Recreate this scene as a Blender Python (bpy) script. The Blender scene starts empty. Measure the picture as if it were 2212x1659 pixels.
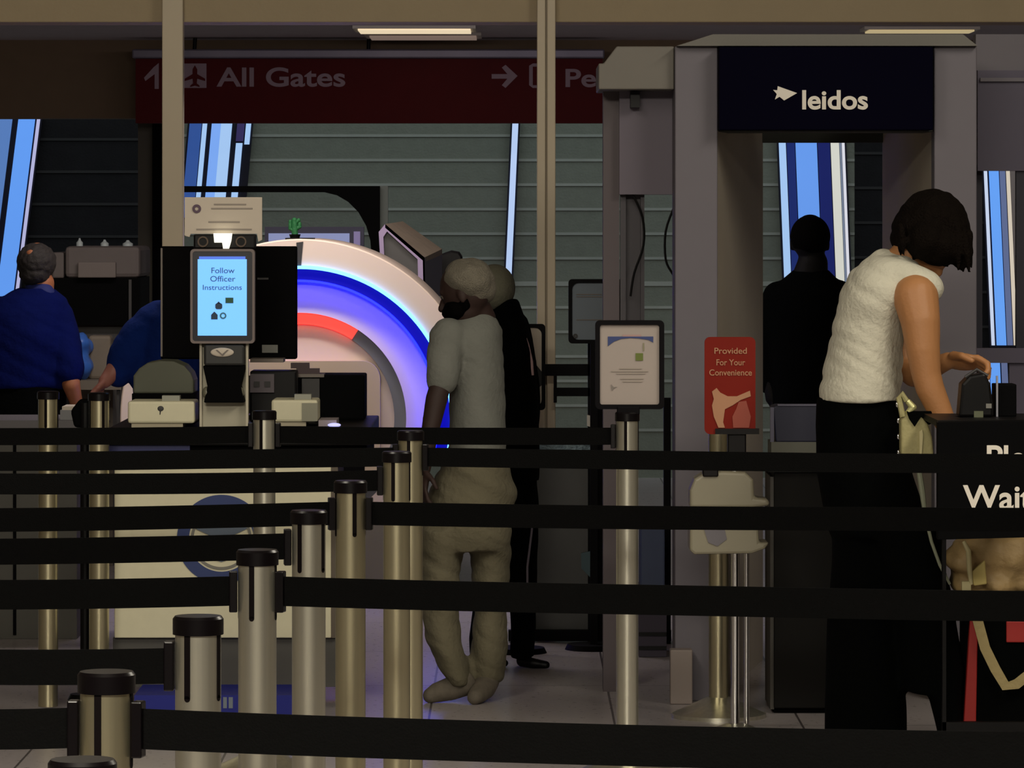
import bpy, bmesh, math, random
from mathutils import Vector, Matrix, noise
random.seed(7)
S = bpy.context.scene
C = S.collection
R = math.radians
# ------------------------------------------------------------ camera, world, lights, exposure
F = 9500.0; H = 1.62; CX = 1106.0; HY = 475.0
cd = bpy.data.cameras.new('camera'); cam = bpy.data.objects.new('camera', cd); C.objects.link(cam)
cam.location = (0, 0, H); cam.rotation_euler = (R(90), 0, 0)
cd.sensor_width = 36; cd.lens = F / 2212 * 36; cd.shift_y = -(829.5 - HY) / 2212; cd.clip_end = 200
S.camera = cam
W = bpy.data.worlds.new('world'); S.world = W; W.use_nodes = True
bg = W.node_tree.nodes['Background']; bg.inputs[0].default_value = (0.74, 0.80, 0.82, 1); bg.inputs[1].default_value = 0.62
vs = S.view_settings; vs.view_transform = 'Standard'; vs.look = 'None'; vs.gamma = 1; vs.use_curve_mapping = False; vs.exposure = 0.0

def area(name, loc, rot, sx, sy, e, col):
    l = bpy.data.lights.new(name, 'AREA'); l.shape = 'RECTANGLE'; l.size = sx; l.size_y = sy; l.energy = e; l.color = col
    o = bpy.data.objects.new(name, l); C.objects.link(o); o.location = loc; o.rotation_euler = rot; return o
WARM = (1.0, 0.92, 0.77)
area('fill_lamp_queue', (-1.4, 10.5, 3.95), (R(15), 0, 0), 0.6, 5.0, 140, WARM)  # unseen lamp added above the queue to brighten the posts
area('fill_lamp_queue', (2.8, 11.5, 3.95), (R(12), R(25), 0), 0.6, 5.0, 170, WARM)  # unseen lamp added, set to the right to reach the scanner's inner wall
area('fill_lamp_rear', (-0.6, 2.0, 3.9), (R(55), 0, 0), 3.2, 0.7, 450, WARM)  # added fill, tilted forward to brighten surfaces facing the camera
area('fill_lamp_screening', (-1.0, 17.75, 2.70), (R(28), 0, 0), 1.6, 0.3, 44, (1.0, .90, .84))  # added fill behind the header, tilted onto the baggage scanner front
area('fill_lamp_screening', (0.5, 22.5, 2.70), (R(30), 0, 0), 3.0, 0.4, 22, (.86, .78, .84))  # added fill, tilted onto the far bulkhead and the red sign

# ------------------------------------------------------------ helpers
def P(x, y, d): return Vector(((x - CX) / F * d, d, H - (y - HY) / F * d))
def fl(d): return HY + H * F / d          # pixel row of the floor at a distance
def lin(v):
    v /= 255.0
    return v / 12.92 if v <= 0.04045 else ((v + 0.055) / 1.055) ** 2.4
MATS = {}
def mat(name, rgb, rough=0.6, metal=0.0, var=0.0, scale=8.0, bump=0.0, bscale=60.0, emit=0.0, stretch=None, spec=0.5, alpha=None, sheen=0):
    if name in MATS: return MATS[name]
    m = bpy.data.materials.new(name); m.use_nodes = True; nt = m.node_tree; b = nt.nodes['Principled BSDF']
    c = (lin(rgb[0]), lin(rgb[1]), lin(rgb[2]), 1)
    b.inputs['Base Color'].default_value = c; b.inputs['Roughness'].default_value = rough; b.inputs['Metallic'].default_value = metal
    b.inputs['Specular IOR Level'].default_value = spec
    tc = nt.nodes.new('ShaderNodeTexCoord'); mp = nt.nodes.new('ShaderNodeMapping'); nt.links.new(tc.outputs['Object'], mp.inputs[0])
    if stretch: mp.inputs['Scale'].default_value = stretch
    n = nt.nodes.new('ShaderNodeTexNoise'); n.inputs['Scale'].default_value = scale; n.inputs['Detail'].default_value = 5
    nt.links.new(mp.outputs[0], n.inputs[0])
    v = max(var, 0.03)
    mx = nt.nodes.new('ShaderNodeMix'); mx.data_type = 'RGBA'; mx.inputs[6].default_value = tuple(k * (1 - v) for k in c[:3]) + (1,)
    mx.inputs[7].default_value = tuple(min(1, k * (1 + v)) for k in c[:3]) + (1,)
    nt.links.new(n.outputs[0], mx.inputs[0]); nt.links.new(mx.outputs[2], b.inputs['Base Color'])
    if bump:
        n2 = nt.nodes.new('ShaderNodeTexNoise'); n2.inputs['Scale'].default_value = bscale; n2.inputs['Detail'].default_value = 3
        nt.links.new(mp.outputs[0], n2.inputs[0])
        bp = nt.nodes.new('ShaderNodeBump'); bp.inputs['Strength'].default_value = bump; bp.inputs['Distance'].default_value = 0.01
        nt.links.new(n2.outputs[0], bp.inputs['Height']); nt.links.new(bp.outputs[0], b.inputs['Normal'])
    if emit:
        b.inputs['Emission Color'].default_value = c; b.inputs['Emission Strength'].default_value = emit
    if alpha is not None: b.inputs['Alpha'].default_value = alpha
    if sheen: b.inputs['Sheen Weight'].default_value = sheen
    MATS[name] = m; return m

def thing(name, label, cat, loc=(0, 0, 0), group=None):
    o = bpy.data.objects.new(name, None); o.empty_display_size = 0.1; C.objects.link(o); o.location = loc
    o['label'] = label; o['category'] = cat
    if group: o['group'] = group
    return o
def tag(o, label, cat, group=None, kind=None):
    o['label'] = label; o['category'] = cat
    if group: o['group'] = group
    if kind: o['kind'] = kind
    return o
def rootloc(o):
    while o.parent: o = o.parent
    return Vector(o.location)

class MB:
    def __init__(s): s.bm = bmesh.new()
    def box(s, x0, x1, y0, y1, z0, z1, M=None):
        m = Matrix.Translation(((x0 + x1) / 2, (y0 + y1) / 2, (z0 + z1) / 2)) @ Matrix.Diagonal((abs(x1 - x0), abs(y1 - y0), abs(z1 - z0), 1))
        bmesh.ops.create_cube(s.bm, size=1, matrix=(M @ m) if M else m); return s
    def pbox(s, x0, y0, x1, y1, d, dep):
        a = P(x0, y0, d); b = P(x1, y1, d); return s.box(a.x, b.x, d, d + dep, b.z, a.z)
    def prism(s, pts, d, dep):
        f = [s.bm.verts.new(P(x, y, d)) for x, y in pts]
        b = [s.bm.verts.new(P(x, y, d) + Vector((0, dep, 0))) for x, y in pts]
        n = len(pts); s.bm.faces.new(f); s.bm.faces.new(b[::-1])
        for i in range(n): s.bm.faces.new([f[i], b[i], b[(i + 1) % n], f[(i + 1) % n]])
        bmesh.ops.recalc_face_normals(s.bm, faces=s.bm.faces); return s
    def hexa(s, f4, b4):   # two quads of world points
        f = [s.bm.verts.new(v) for v in f4]; b = [s.bm.verts.new(v) for v in b4]
        s.bm.faces.new(f); s.bm.faces.new(b[::-1])
        for i in range(4): s.bm.faces.new([f[i], b[i], b[(i + 1) % 4], f[(i + 1) % 4]])
        bmesh.ops.recalc_face_normals(s.bm, faces=s.bm.faces); return s
    def cyl(s, p0, p1, r0, r1=None, seg=20):
        p0 = Vector(p0); p1 = Vector(p1); r1 = r0 if r1 is None else r1
        d = p1 - p0; q = d.to_track_quat('Z', 'Y').to_matrix().to_4x4()
        bmesh.ops.create_cone(s.bm, cap_ends=True, segments=seg, radius1=r0, radius2=r1, depth=d.length, matrix=Matrix.Translation((p0 + p1) / 2) @ q); return s
    def sph(s, c, rx, ry=None, rz=None, seg=20, rot=None):
        ry = rx if ry is None else ry; rz = rx if rz is None else rz
        M = Matrix.Translation(Vector(c)) @ (rot if rot else Matrix()) @ Matrix.Diagonal((rx, ry, rz, 1))
        bmesh.ops.create_uvsphere(s.bm, u_segments=seg, v_segments=seg // 2 + 2, radius=1, matrix=M); return s
    def tube(s, pts, radii, seg=12):
        pts = [Vector(p) for p in pts]
        if not isinstance(radii, (list, tuple)): radii = [radii] * len(pts)
        rings = []
        for i, p in enumerate(pts):
            t = (pts[min(i + 1, len(pts) - 1)] - pts[max(i - 1, 0)]).normalized()
            a = Vector((0, 1, 0)) if abs(t.y) < .9 else Vector((1, 0, 0))
            u = t.cross(a).normalized(); v = t.cross(u)
            rings.append([s.bm.verts.new(p + (u * math.cos(k * 2 * math.pi / seg) + v * math.sin(k * 2 * math.pi / seg)) * radii[i]) for k in range(seg)])
        for a, b in zip(rings, rings[1:]):
            for k in range(seg): s.bm.faces.new([a[k], a[(k + 1) % seg], b[(k + 1) % seg], b[k]])
        s.bm.faces.new(rings[0][::-1]); s.bm.faces.new(rings[-1]); bmesh.ops.recalc_face_normals(s.bm, faces=s.bm.faces); return s
    def limb(s, pts, radii, seg=16):        # spheres joined by cones, for bodies that are remeshed
        for p, r in zip(pts, radii): s.sph(p, r, seg=seg)
        for i in range(len(pts) - 1):
            if (Vector(pts[i + 1]) - Vector(pts[i])).length > 1e-5: s.cyl(pts[i], pts[i + 1], radii[i], radii[i + 1], seg)
        return s
    def loft(s, secs, seg=28):              # (centre, rx, ry) horizontal ellipses
        rings = []
        for c, rx, ry in secs:
            rings.append([s.bm.verts.new(Vector(c) + Vector((rx * math.cos(k * 2 * math.pi / seg), ry * math.sin(k * 2 * math.pi / seg), 0))) for k in range(seg)])
        for a, b in zip(rings, rings[1:]):
            for k in range(seg): s.bm.faces.new([a[k], a[(k + 1) % seg], b[(k + 1) % seg], b[k]])
        s.bm.faces.new(rings[0][::-1]); s.bm.faces.new(rings[-1]); bmesh.ops.recalc_face_normals(s.bm, faces=s.bm.faces); return s
    def ring(s, c, r0, r1, y0, y1, a0=0, a1=360, seg=96, yi=None):   # annulus around the Y axis; y0 front, y1 back; yi front depth at inner radius
        n = max(4, int(seg * (a1 - a0) / 360)); full = (a1 - a0) >= 359.9
        cols = []
        for k in range(n + (0 if full else 1)):
            a = R(a0 + (a1 - a0) * k / n); ca, sa = math.cos(a), math.sin(a)
            q = lambda r, y: s.bm.verts.new((c[0] + r * ca, y, c[1] + r * sa))
            cols.append([q(r0, yi if yi is not None else y0), q(r1, y0), q(r1, y1), q(r0, y1)])
        for i in range(len(cols) if full else len(cols) - 1):
            A = cols[i]; B = cols[(i + 1) % len(cols)]
            for j in range(4): s.bm.faces.new([A[j], B[j], B[(j + 1) % 4], A[(j + 1) % 4]])
        if not full: s.bm.faces.new(cols[0]); s.bm.faces.new(cols[-1][::-1])
        bmesh.ops.recalc_face_normals(s.bm, faces=s.bm.faces); return s
    def build(s, name, m, parent=None, smooth=False, bevel=0, seg=2, origin=None):
        L = rootloc(parent) if parent else (Vector(origin) if origin else Vector())
        if L.length: bmesh.ops.translate(s.bm, verts=s.bm.verts, vec=-L)
        me = bpy.data.meshes.new(name); s.bm.to_mesh(me); s.bm.free()
        if smooth:
            for p in me.polygons: p.use_smooth = True
            try: me.set_sharp_from_angle(angle=R(42))
            except Exception: pass
        me.materials.append(m); o = bpy.data.objects.new(name, me); C.objects.link(o)
        if parent: o.parent = parent
        elif origin: o.location = origin
        if bevel:
            bv = o.modifiers.new('bevel', 'BEVEL'); bv.width = bevel; bv.segments = seg; bv.limit_method = 'ANGLE'; bv.angle_limit = R(50)
        return o
    def skin(s, name, m, parent, voxel=0.008, it=8, wob=0.0, wsc=9.0, fold=0.0):    # fuse everything in s into one continuous surface
        me = bpy.data.meshes.new('tmp'); s.bm.to_mesh(me); s.bm.free()
        t = bpy.data.objects.new('tmp', me); C.objects.link(t)
        rm = t.modifiers.new('r', 'REMESH'); rm.mode = 'VOXEL'; rm.voxel_size = voxel
        sm = t.modifiers.new('s', 'SMOOTH'); sm.factor = 0.5; sm.iterations = it
        bpy.context.view_layer.update(); dg = bpy.context.evaluated_depsgraph_get()
        nm = bpy.data.meshes.new_from_object(t.evaluated_get(dg)); bpy.data.objects.remove(t, do_unlink=True)
        L = rootloc(parent)
        if wob or fold:
            ns = [v.normal.copy() for v in nm.vertices]
            for v, n in zip(nm.vertices, ns):
                k = noise.noise(v.co * wsc) * wob
                if fold:
                    q = Vector((v.co.x * 3.5 + v.co.z * 4, v.co.y * 4, v.co.z * 15 + v.co.x * 8))
                    k += (abs(noise.noise(q)) - .2) * fold
                v.co += n * k
        for v in nm.vertices: v.co -= L
        for p in nm.polygons: p.use_smooth = True
        nm.name = name; nm.materials.clear(); nm.materials.append(m)
        o = bpy.data.objects.new(name, nm); C.objects.link(o); o.parent = parent; return o

def text(body, x, y, hpx, d, m, parent, name='lettering', wpx=None, bold=0.0, ext=0.002, align='CENTER', shear=0):
    """x,y: pixel of the baseline centre (or left); hpx: cap height in pixels"""
    cu = bpy.data.curves.new('t', 'FONT'); cu.body = body; cu.align_x = align; cu.size = 1; cu.offset = bold; cu.extrude = 0.5; cu.shear = shear
    t = bpy.data.objects.new('t', cu); C.objects.link(t); bpy.context.view_layer.update()
    me = bpy.data.meshes.new_from_object(t.evaluated_get(bpy.context.evaluated_depsgraph_get())); bpy.data.objects.remove(t, do_unlink=True)
    xs = [v.co.x for v in me.vertices]; w = max(xs) - min(xs)
    s = hpx / F * d / 0.70; sx = s if not wpx else wpx / F * d / w
    o0 = P(x, y, d); L = rootloc(parent)
    for v in me.vertices: v.co = Vector((v.co.x * sx, -v.co.z * ext * 2, v.co.y * s)) + o0 - L
    me.materials.append(m); o = bpy.data.objects.new(name, me); C.objects.link(o); o.parent = parent; return o
def struct(o): o['kind'] = 'structure'; return o

# ------------------------------------------------------------ materials
M_floor = bpy.data.materials.new('floor_tile'); M_floor.use_nodes = True
nt = M_floor.node_tree; b = nt.nodes['Principled BSDF']; b.inputs['Roughness'].default_value = 0.28
tc = nt.nodes.new('ShaderNodeTexCoord'); mp = nt.nodes.new('ShaderNodeMapping'); mp.inputs['Location'].default_value = (0.27, 0.3, 0); nt.links.new(tc.outputs['Object'], mp.inputs[0])
br = nt.nodes.new('ShaderNodeTexBrick'); br.offset = 0; br.inputs['Scale'].default_value = 1; br.inputs['Brick Width'].default_value = 0.6; br.inputs['Row Height'].default_value = 1.2
br.inputs['Mortar Size'].default_value = 0.004; br.inputs['Color1'].default_value = (.40, .36, .36, 1); br.inputs['Color2'].default_value = (.37, .335, .335, 1); br.inputs['Mortar'].default_value = (.08, .07, .07, 1)
nt.links.new(mp.outputs[0], br.inputs[0])
n = nt.nodes.new('ShaderNodeTexNoise'); n.inputs['Scale'].default_value = 45; n.inputs['Detail'].default_value = 6; nt.links.new(mp.outputs[0], n.inputs[0])
mx = nt.nodes.new('ShaderNodeMix'); mx.data_type = 'RGBA'; mx.blend_type = 'OVERLAY'; mx.inputs[0].default_value = 0.35
nt.links.new(br.outputs[0], mx.inputs[6]); nt.links.new(n.outputs[0], mx.inputs[7]); nt.links.new(mx.outputs[2], b.inputs['Base Color'])
rp = nt.nodes.new('ShaderNodeMapRange'); rp.inputs[3].default_value = .22; rp.inputs[4].default_value = .38; nt.links.new(n.outputs[0], rp.inputs[0]); nt.links.new(rp.outputs[0], b.inputs['Roughness'])

M_wall = mat('hall_wall_paint', (150, 138, 118), .8)
M_header = mat('header_paint', (166, 148, 116), .6, var=.06, bump=.1)
M_mull = mat('mullion_aluminium', (190, 176, 152), .5, .1)
M_ceil = mat('ceiling_tile', (196, 184, 186), .9, var=.1)
M_hallceil = mat('hall_ceiling', (150, 142, 130), .9)
M_bulk = mat('dark_bulkhead_paint', (128, 108, 84), .8, var=.1)
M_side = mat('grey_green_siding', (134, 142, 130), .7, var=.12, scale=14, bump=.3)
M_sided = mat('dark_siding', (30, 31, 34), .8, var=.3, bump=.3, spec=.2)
M_joint = mat('siding_joint_highlight', (176, 184, 176), .5, var=.15)  # pale tone paints the light caught along the board lips
M_white = mat('white_plastic', (215, 208, 196), .45)
M_cream = mat('cream_laminate', (212, 206, 176), .5, var=.05, scale=30)
M_blackp = mat('black_plastic', (8, 7, 8), .45, spec=.2)
M_blackm = mat('black_matte', (4, 4, 5), .8, spec=.08)
M_belt = mat('black_webbing', (7, 7, 7), .9, var=.2, scale=90, bump=.2, bscale=300, spec=.08)
M_cap = mat('black_cap', (7, 4, 6), .3, spec=.3)
M_steel = mat('warm_brushed_steel', (198, 190, 158), .30, .92, var=.22, scale=70, stretch=(1, 1, .015))
M_steelc = mat('cool_brushed_steel', (214, 211, 194), .30, .9, var=.22, scale=70, stretch=(1, 1, .015))
M_chrome = mat('chrome', (225, 225, 225), .12, 1)
M_frm = mat('frame_black', (5, 3, 6), .6, spec=.1)
M_slot = mat('slot_shadow', (8, 3, 4), .7, spec=.1)
M_ait = mat('scanner_grey_panel', (106, 101, 109), .6, var=.05)
M_aitd = mat('scanner_inner_panel', (170, 160, 146), .65, var=.06)
M_navy = mat('navy_sign_panel', (4, 3, 20), .7, spec=.03)
M_lett = mat('white_lettering', (225, 218, 205), .6)
M_lettd = mat('dim_lettering', (172, 150, 162), .7)
M_red = mat('dark_red_sign', (92, 10, 14), .6, var=.15, spec=.2)
M_rail = mat('sign_rail', (130, 125, 140), .4, .3, var=.3, scale=3)
M_grey = mat('mid_grey_plastic', (95, 90, 88), .6, var=.1)
M_greyd = mat('dark_grey_plastic', (52, 50, 50), .6, var=.1)
M_olive = mat('olive_grey_plastic', (92, 94, 78), .6)
M_redsign = mat('red_dispenser_sign', (122, 28, 16), .6, spec=.15, var=.08)
M_peach = mat('peach_print', (178, 128, 94), .6)
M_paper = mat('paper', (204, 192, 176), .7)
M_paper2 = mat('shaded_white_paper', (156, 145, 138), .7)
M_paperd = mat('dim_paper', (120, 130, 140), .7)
M_ink = mat('grey_ink', (120, 112, 106), .7)
M_blueink = mat('blue_ink', (48, 62, 110), .7)
M_greenink = mat('olive_green_ink', (92, 104, 40), .7)
M_skin1 = mat('tan_skin', (170, 118, 74), .55, var=.06, bump=.1, bscale=120)
M_skin2 = mat('shaded_brown_skin', (46, 27, 21), .7, var=.06)  # brown skin, darkened further for a face in shade
M_skin3 = mat('fair_skin', (150, 96, 84), .55, var=.06)
M_skin4 = mat('backlit_dark_skin', (7, 5, 4), .7, spec=.2)  # near black stands for the silhouette's backlit shade
M_hair = mat('dark_brown_hair', (14, 9, 6), .8, var=.35, scale=60, bump=.8, bscale=160, spec=.06)
M_hair2 = mat('near_black_hair', (6, 5, 4), .9, var=.3, scale=60, bump=.5, bscale=160, spec=.04)  # dark hair, blackened further for the backlit figure
M_shirtw = mat('off_white_cotton', (200, 196, 178), .85, var=.05, scale=20, bump=.5, bscale=70)
M_tee = mat('grey_tee', (114, 115, 108), .9, var=.12, scale=12, bump=.4, bscale=60)
M_knit = mat('grey_beanie_knit', (122, 116, 102), .95, var=.3, scale=50, bump=.8, bscale=220)
M_sweat = mat('khaki_grey_sweatpants', (104, 98, 78), .95, var=.15, scale=10, bump=.5, bscale=60)
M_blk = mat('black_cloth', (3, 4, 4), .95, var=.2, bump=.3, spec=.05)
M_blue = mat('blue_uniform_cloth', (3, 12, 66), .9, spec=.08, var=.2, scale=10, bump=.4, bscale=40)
M_camo = mat('mottled_shoe', (100, 92, 80), .8, var=.5, scale=35)
M_tanlea = mat('tan_leather', (158, 132, 88), .6, var=.25, scale=10, bump=.5, bscale=40)
M_bagc = mat('sage_canvas', (160, 152, 106), .7, var=.15, scale=16, bump=.4)
M_luggred = mat('red_luggage_trim', (146, 24, 18), .6, var=.1)
M_brown = mat('dark_brown_laminate', (9, 7, 5), .6, var=.2, spec=.15)

# ------------------------------------------------------------ setting
struct(MB().box(-9, 9, -5, 27.6, -.2, 0).build('floor', M_floor))
struct(MB().box(-9, 9, -5, 17.2, 4.0, 4.15).build('ceiling', M_hallceil))
struct(MB().box(-9.2, -9, -5, 27.6, 0, 4.15).build('wall_left', M_wall))
struct(MB().box(9, 9.2, -5, 27.6, 0, 4.15).build('wall_right', M_wall))
struct(MB().box(-9, 9, -5.2, -5, 0, 4.15).build('wall_front', M_wall))
zc = 2.74
struct(MB().box(-9, 9, 17.45, 27.6, zc, zc + .1).build('ceiling', M_ceil))
# header beam of the partition with its mullions
DH = 17.3
hb = P(0, 51, DH).z
struct(MB().box(-9, 9, DH - .12, DH + .14, hb, 4.0).build('trim_1', M_header, bevel=.004))
def mullion(x0, x1, i, groove):
    z1 = 3.99; a = P(x0, 0, DH - .2).x; c = P(x1, 0, DH - .2).x
    B = MB()
    if groove:
        B.box(a, (a + c) / 2 - .003, DH - .2, DH - .125, 0, z1); B.box((a + c) / 2 + .003, c, DH - .2, DH - .125, 0, z1); B.box(a + .01, c - .01, DH - .16, DH - .122, 0, z1)
    else: B.box(a, c, DH - .2, DH - .125, 0, z1)
    struct(B.build('trim_%d' % i, M_mull, bevel=.003))
mullion(350, 395, 2, False); mullion(1160, 1200, 3, True)
# dark bulkhead and glazing posts further back
DB = 27.4
struct(MB().box(-9, 9, DB, DB + .2, P(0, 256, DB).z, zc).build('trim_4', M_bulk))
B = MB(); a = P(298, 0, DB).x; B.box(a, P(329, 0, DB).x, DB, DB + .12, 0, P(0, 256, DB).z)
struct(B.build('trim_5', mat('dim_post_paint', (92, 88, 76), .7)))
B = MB(); B.pbox(329, 256, 351, 1046, DB - .05, .1); struct(B.build('trim_6', M_blackm))
# siding wall behind the glazing
DW = 30.0
pit = 53.0
def siding(name, x0, x1, ph, m, mj, top, bot, k=pit):
    B = MB(); J = MB(); y = ph
    while y - k > top: y -= k
    a, c = P(x0, 0, DW).x, P(x1, 0, DW).x
    ys = []
    while y < bot: ys.append(y); y += k
    for y in ys:
        z0 = P(0, y + k, DW).z; z1 = P(0, y, DW).z
        B.hexa([Vector((a, DW, z0)), Vector((c, DW, z0)), Vector((c, DW + .006, z1)), Vector((a, DW + .006, z1))],
               [Vector((a, DW + .12, z0)), Vector((c, DW + .12, z0)), Vector((c, DW + .12, z1)), Vector((a, DW + .12, z1))])
        hh = .012 if abs(y - 605) > 5 else .024
        J.box(a, c, DW - .003, DW + .04, z1 - hh, z1 + .006)  # strip along each board edge, coloured as its light line
    o = struct(B.build(name, m)); j = J.build('joint_highlight', mj, o); return o
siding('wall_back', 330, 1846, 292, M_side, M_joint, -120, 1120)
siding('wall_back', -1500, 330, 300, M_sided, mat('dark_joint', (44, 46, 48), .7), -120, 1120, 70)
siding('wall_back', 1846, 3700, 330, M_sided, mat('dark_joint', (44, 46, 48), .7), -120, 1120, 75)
struct(MB().box(-9, 9, 27.6, 30.2, -.45, -.25).build('floor', mat('outdoor_concrete', (120, 118, 112), .9, var=.2)))

# slanted daylit glazing strips
def win(i, ytop, ybot, slope, panes, frame=(8, 10, 34)):
    d = DW - .05
    xs = [p[0] for p in panes] + [p[1] for p in panes]; x0, x1 = min(xs) - 4, max(xs) + 4
    q = lambda x, y: (x + slope * (y - ytop), y)
    o = struct(MB().prism([q(x0, ytop - 4), q(x1, ytop - 4), q(x1, ybot + 4), q(x0, ybot + 4)], d, .04).build('window_%d' % i, mat('window_frame_navy', frame, .6)))
    for p in panes:
        a, c, rgb = p[:3]; yt = p[3] if len(p) > 3 else ytop; yb = p[4] if len(p) > 4 else ybot
        MB().prism([q(a, yt), q(c, yt), q(c, yb), q(a, yb)], d - .012, .02).build('pane', mat('daylit_glass_%d_%d_%d' % rgb, rgb, .15, emit=.85), o)
    return o
WHT = (196, 208, 232); SKY = (96, 152, 236); PAL = (160, 194, 236); DKB = (48, 78, 142); SLT = (92, 104, 140)
win(1, 255, 640, -.125, [(0, 27, (84, 120, 180)), (40, 76, SKY), (80, 87, (176, 176, 214))])
win(2, 262, 470, -.09, [(410, 436, DKB), (438, 448, PAL), (458, 478, (120, 164, 236)), (478, 502, PAL), (513, 529, (50, 44, 84), 262, 305), (532, 543, PAL, 262, 312), (514, 528, PAL, 309, 470)])
win(3, 262, 615, -.045, [(1107, 1120, (176, 198, 236))])
win(4, 300, 640, .04, [(1682, 1697, PAL), (1699, 1716, (28, 42, 100)), (1718, 1764, (100, 150, 230)), (1766, 1792, (26, 34, 92)), (1794, 1812, (206, 206, 196)), (1813, 1817, (110, 120, 140)), (1818, 1824, (214, 214, 224))])
win(5, 362, 746, .045, [(2125, 2132, WHT), (2136, 2157, (100, 158, 240)), (2159, 2171, SLT), (2173, 2181, (206, 194, 176)), (2182, 2195, (84, 78, 76))])
win(6, 784, 852, .045, [(2132, 2136, WHT), (2138, 2160, (100, 158, 240)), (2163, 2176, SLT)])

# ceiling troffers beyond the header
def troffer(x0, x1, y0, y1, label, rgb, e, grp=None):
    dd = lambda y: (zc - H) * F / (HY - y)
    d0, d1 = dd(y0), dd(y1); dm = (d0 + d1) / 2
    xa, xb = (x0 - CX) / F * dm, (x1 - CX) / F * dm
    t = thing('ceiling_light', label, 'light', ((xa + xb) / 2, dm, zc))
    MB().box(xa, xb, d0, d1, zc - .02, zc - .002).build('frame', M_white, t)
    MB().box(xa + .03, xb - .03, d0 + .03, d1 - .03, zc - .03, zc - .021).build('diffuser', mat('lit_diffuser_%d' % rgb[0], rgb, .5, emit=e), t)
troffer(765, 1028, 54, 63, 'long lit ceiling light showing under the header beam, left of the grooved mullion', (235, 215, 180), .9)
troffer(790, 1040, 69, 77, 'dimmer ceiling light just beyond the bright one', (150, 130, 118), .5)
troffer(1862, 2110, 56, 62, 'lit ceiling light above the navy scanner sign', (190, 172, 130), .8)

# ------------------------------------------------------------ overhead red gates sign
DS = 27.0
t = thing('overhead_sign', 'long dark red overhead sign pointing to all gates', 'sign', P(796, 195, DS))
MB().pbox(293, 127, 1302, 266, DS, .12).build('panel', M_red, t)
MB().pbox(285, 106, 1306, 126, DS - .03, .18).build('top_rail', M_rail, t, bevel=.01)
B = MB()
for x in (420, 796, 1180): B.cyl(P(x, 108, DS + .06), Vector((P(x, 0, DS).x, DS + .06, zc)), .012)
B.build('hanger_rod', M_blackp, t)
text('All Gates', 470, 186, 40, DS - .002, M_lettd, t, align='LEFT', wpx=278, bold=.02)
text('Pe', 1218, 187, 38, DS - .002, M_lettd, t, align='LEFT', wpx=66, bold=.02)
B = MB(); B.pbox(396, 137, 446, 190, DS - .004, .006); B.build('airplane_symbol', M_lettd, t, bevel=.002)
B = MB(); px = [(421, 141), (426, 150), (426, 160), (443, 170), (443, 175), (426, 170), (425, 180), (431, 185), (431, 188), (421, 185), (411, 188), (411, 185), (417, 180), (416, 170), (399, 175), (399, 170), (416, 160), (416, 150)]
B.prism(px, DS - .008, .004).build('airplane_cutout', M_red, t)
B = MB(); B.prism([(332, 145), (343, 136), (343, 192), (334, 192), (334, 160), (314, 175), (311, 168)], DS - .004, .005); B.build('up_arrow', M_lettd, t)
B = MB(); B.prism([(1062, 160), (1096, 160), (1084, 146), (1092, 140), (1118, 164), (1092, 190), (1084, 184), (1096, 170), (1062, 170)], DS - .004, .005); B.build('right_arrow', M_lettd, t)
B = MB(); B.prism([(1143, 142), (1151, 137), (1180, 137), (1180, 190), (1151, 190), (1143, 184)], DS - .004, .005); B.build('badge_symbol', M_lettd, t)
B = MB(); B.prism([(1151, 144), (1176, 144), (1176, 184), (1151, 184)], DS - .008, .004); B.build('badge_cutout', M_red, t)

# ------------------------------------------------------------ body scanner portal
DA = 14.8; fa = fl(DA)
t = thing('body_scanner', 'tall grey walk-through body scanner with navy sign across its top', 'scanner', (P(1780, 0, DA).x, DA, 0))
FB = fa - .5
def leaf(px0, px1, d0, d1, y0, m, nm, th=.05):   # vertical panel between two plan points
    a = P(px0, y0, d0); c = P(px1, y0, d1); z1 = P(0, y0, DA).z
    B = MB(); B.hexa([Vector((a.x, a.y, 0)), Vector((c.x, c.y, 0)), Vector((c.x, c.y, z1)), Vector((a.x, a.y, z1))],
                     [Vector((a.x - th * (1 if c.x > a.x else -1), a.y + th, 0)), Vector((c.x - th * (1 if c.x > a.x else -1), c.y + th, 0)), Vector((c.x - th * (1 if c.x > a.x else -1), c.y + th, z1)), Vector((a.x - th * (1 if c.x > a.x else -1), a.y + th, z1))])
    return B.build(nm, m, t)
MB().pbox(1458, 100, 1550, FB, DA, .25).build('column', M_ait, t, bevel=.004)
MB().pbox(2018, 100, 2110, FB, DA, .25).build('column', M_ait, t, bevel=.004)
leaf(1549, 1648, DA + .02, DA + 1.4, 105, M_aitd, 'inner_wall')
leaf(2019, 1906, DA + .02, DA + 1.4, 105, M_aitd, 'inner_wall')
MB().pbox(1553, 101, 2016, 281, DA - .1, .12).build('sign_panel', M_navy, t, bevel=.004)
B = MB(); B.pbox(1553, 284, 2016, 120, DA + .02, .3); B.build('lintel', mat('dark_olive_soffit', (40, 42, 36), .7), t)
MB().pbox(1648 - 10, 110, 1906 + 10, 308, DA + 1.38, .06).build('rear_lintel', mat('dark_olive_soffit', (40, 42, 36), .7), t)
B = MB(); B.prism([(1462, 99), (1540, 74), (2080, 74), (2112, 99)], DA - .05, .5); B.build('canopy', mat('canopy_grey', (106, 103, 96), .6), t)
text('leidos', 1803, 235, 40, DA - .102, M_lett, t, wpx=142, bold=.025)
B = MB(); B.prism([(1680, 186), (1722, 201), (1694, 217), (1684, 209), (1674, 215), (1678, 203), (1670, 194), (1679, 195)], DA - .106, .008); B.build('arrow_logo', M_lett, t)
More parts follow.
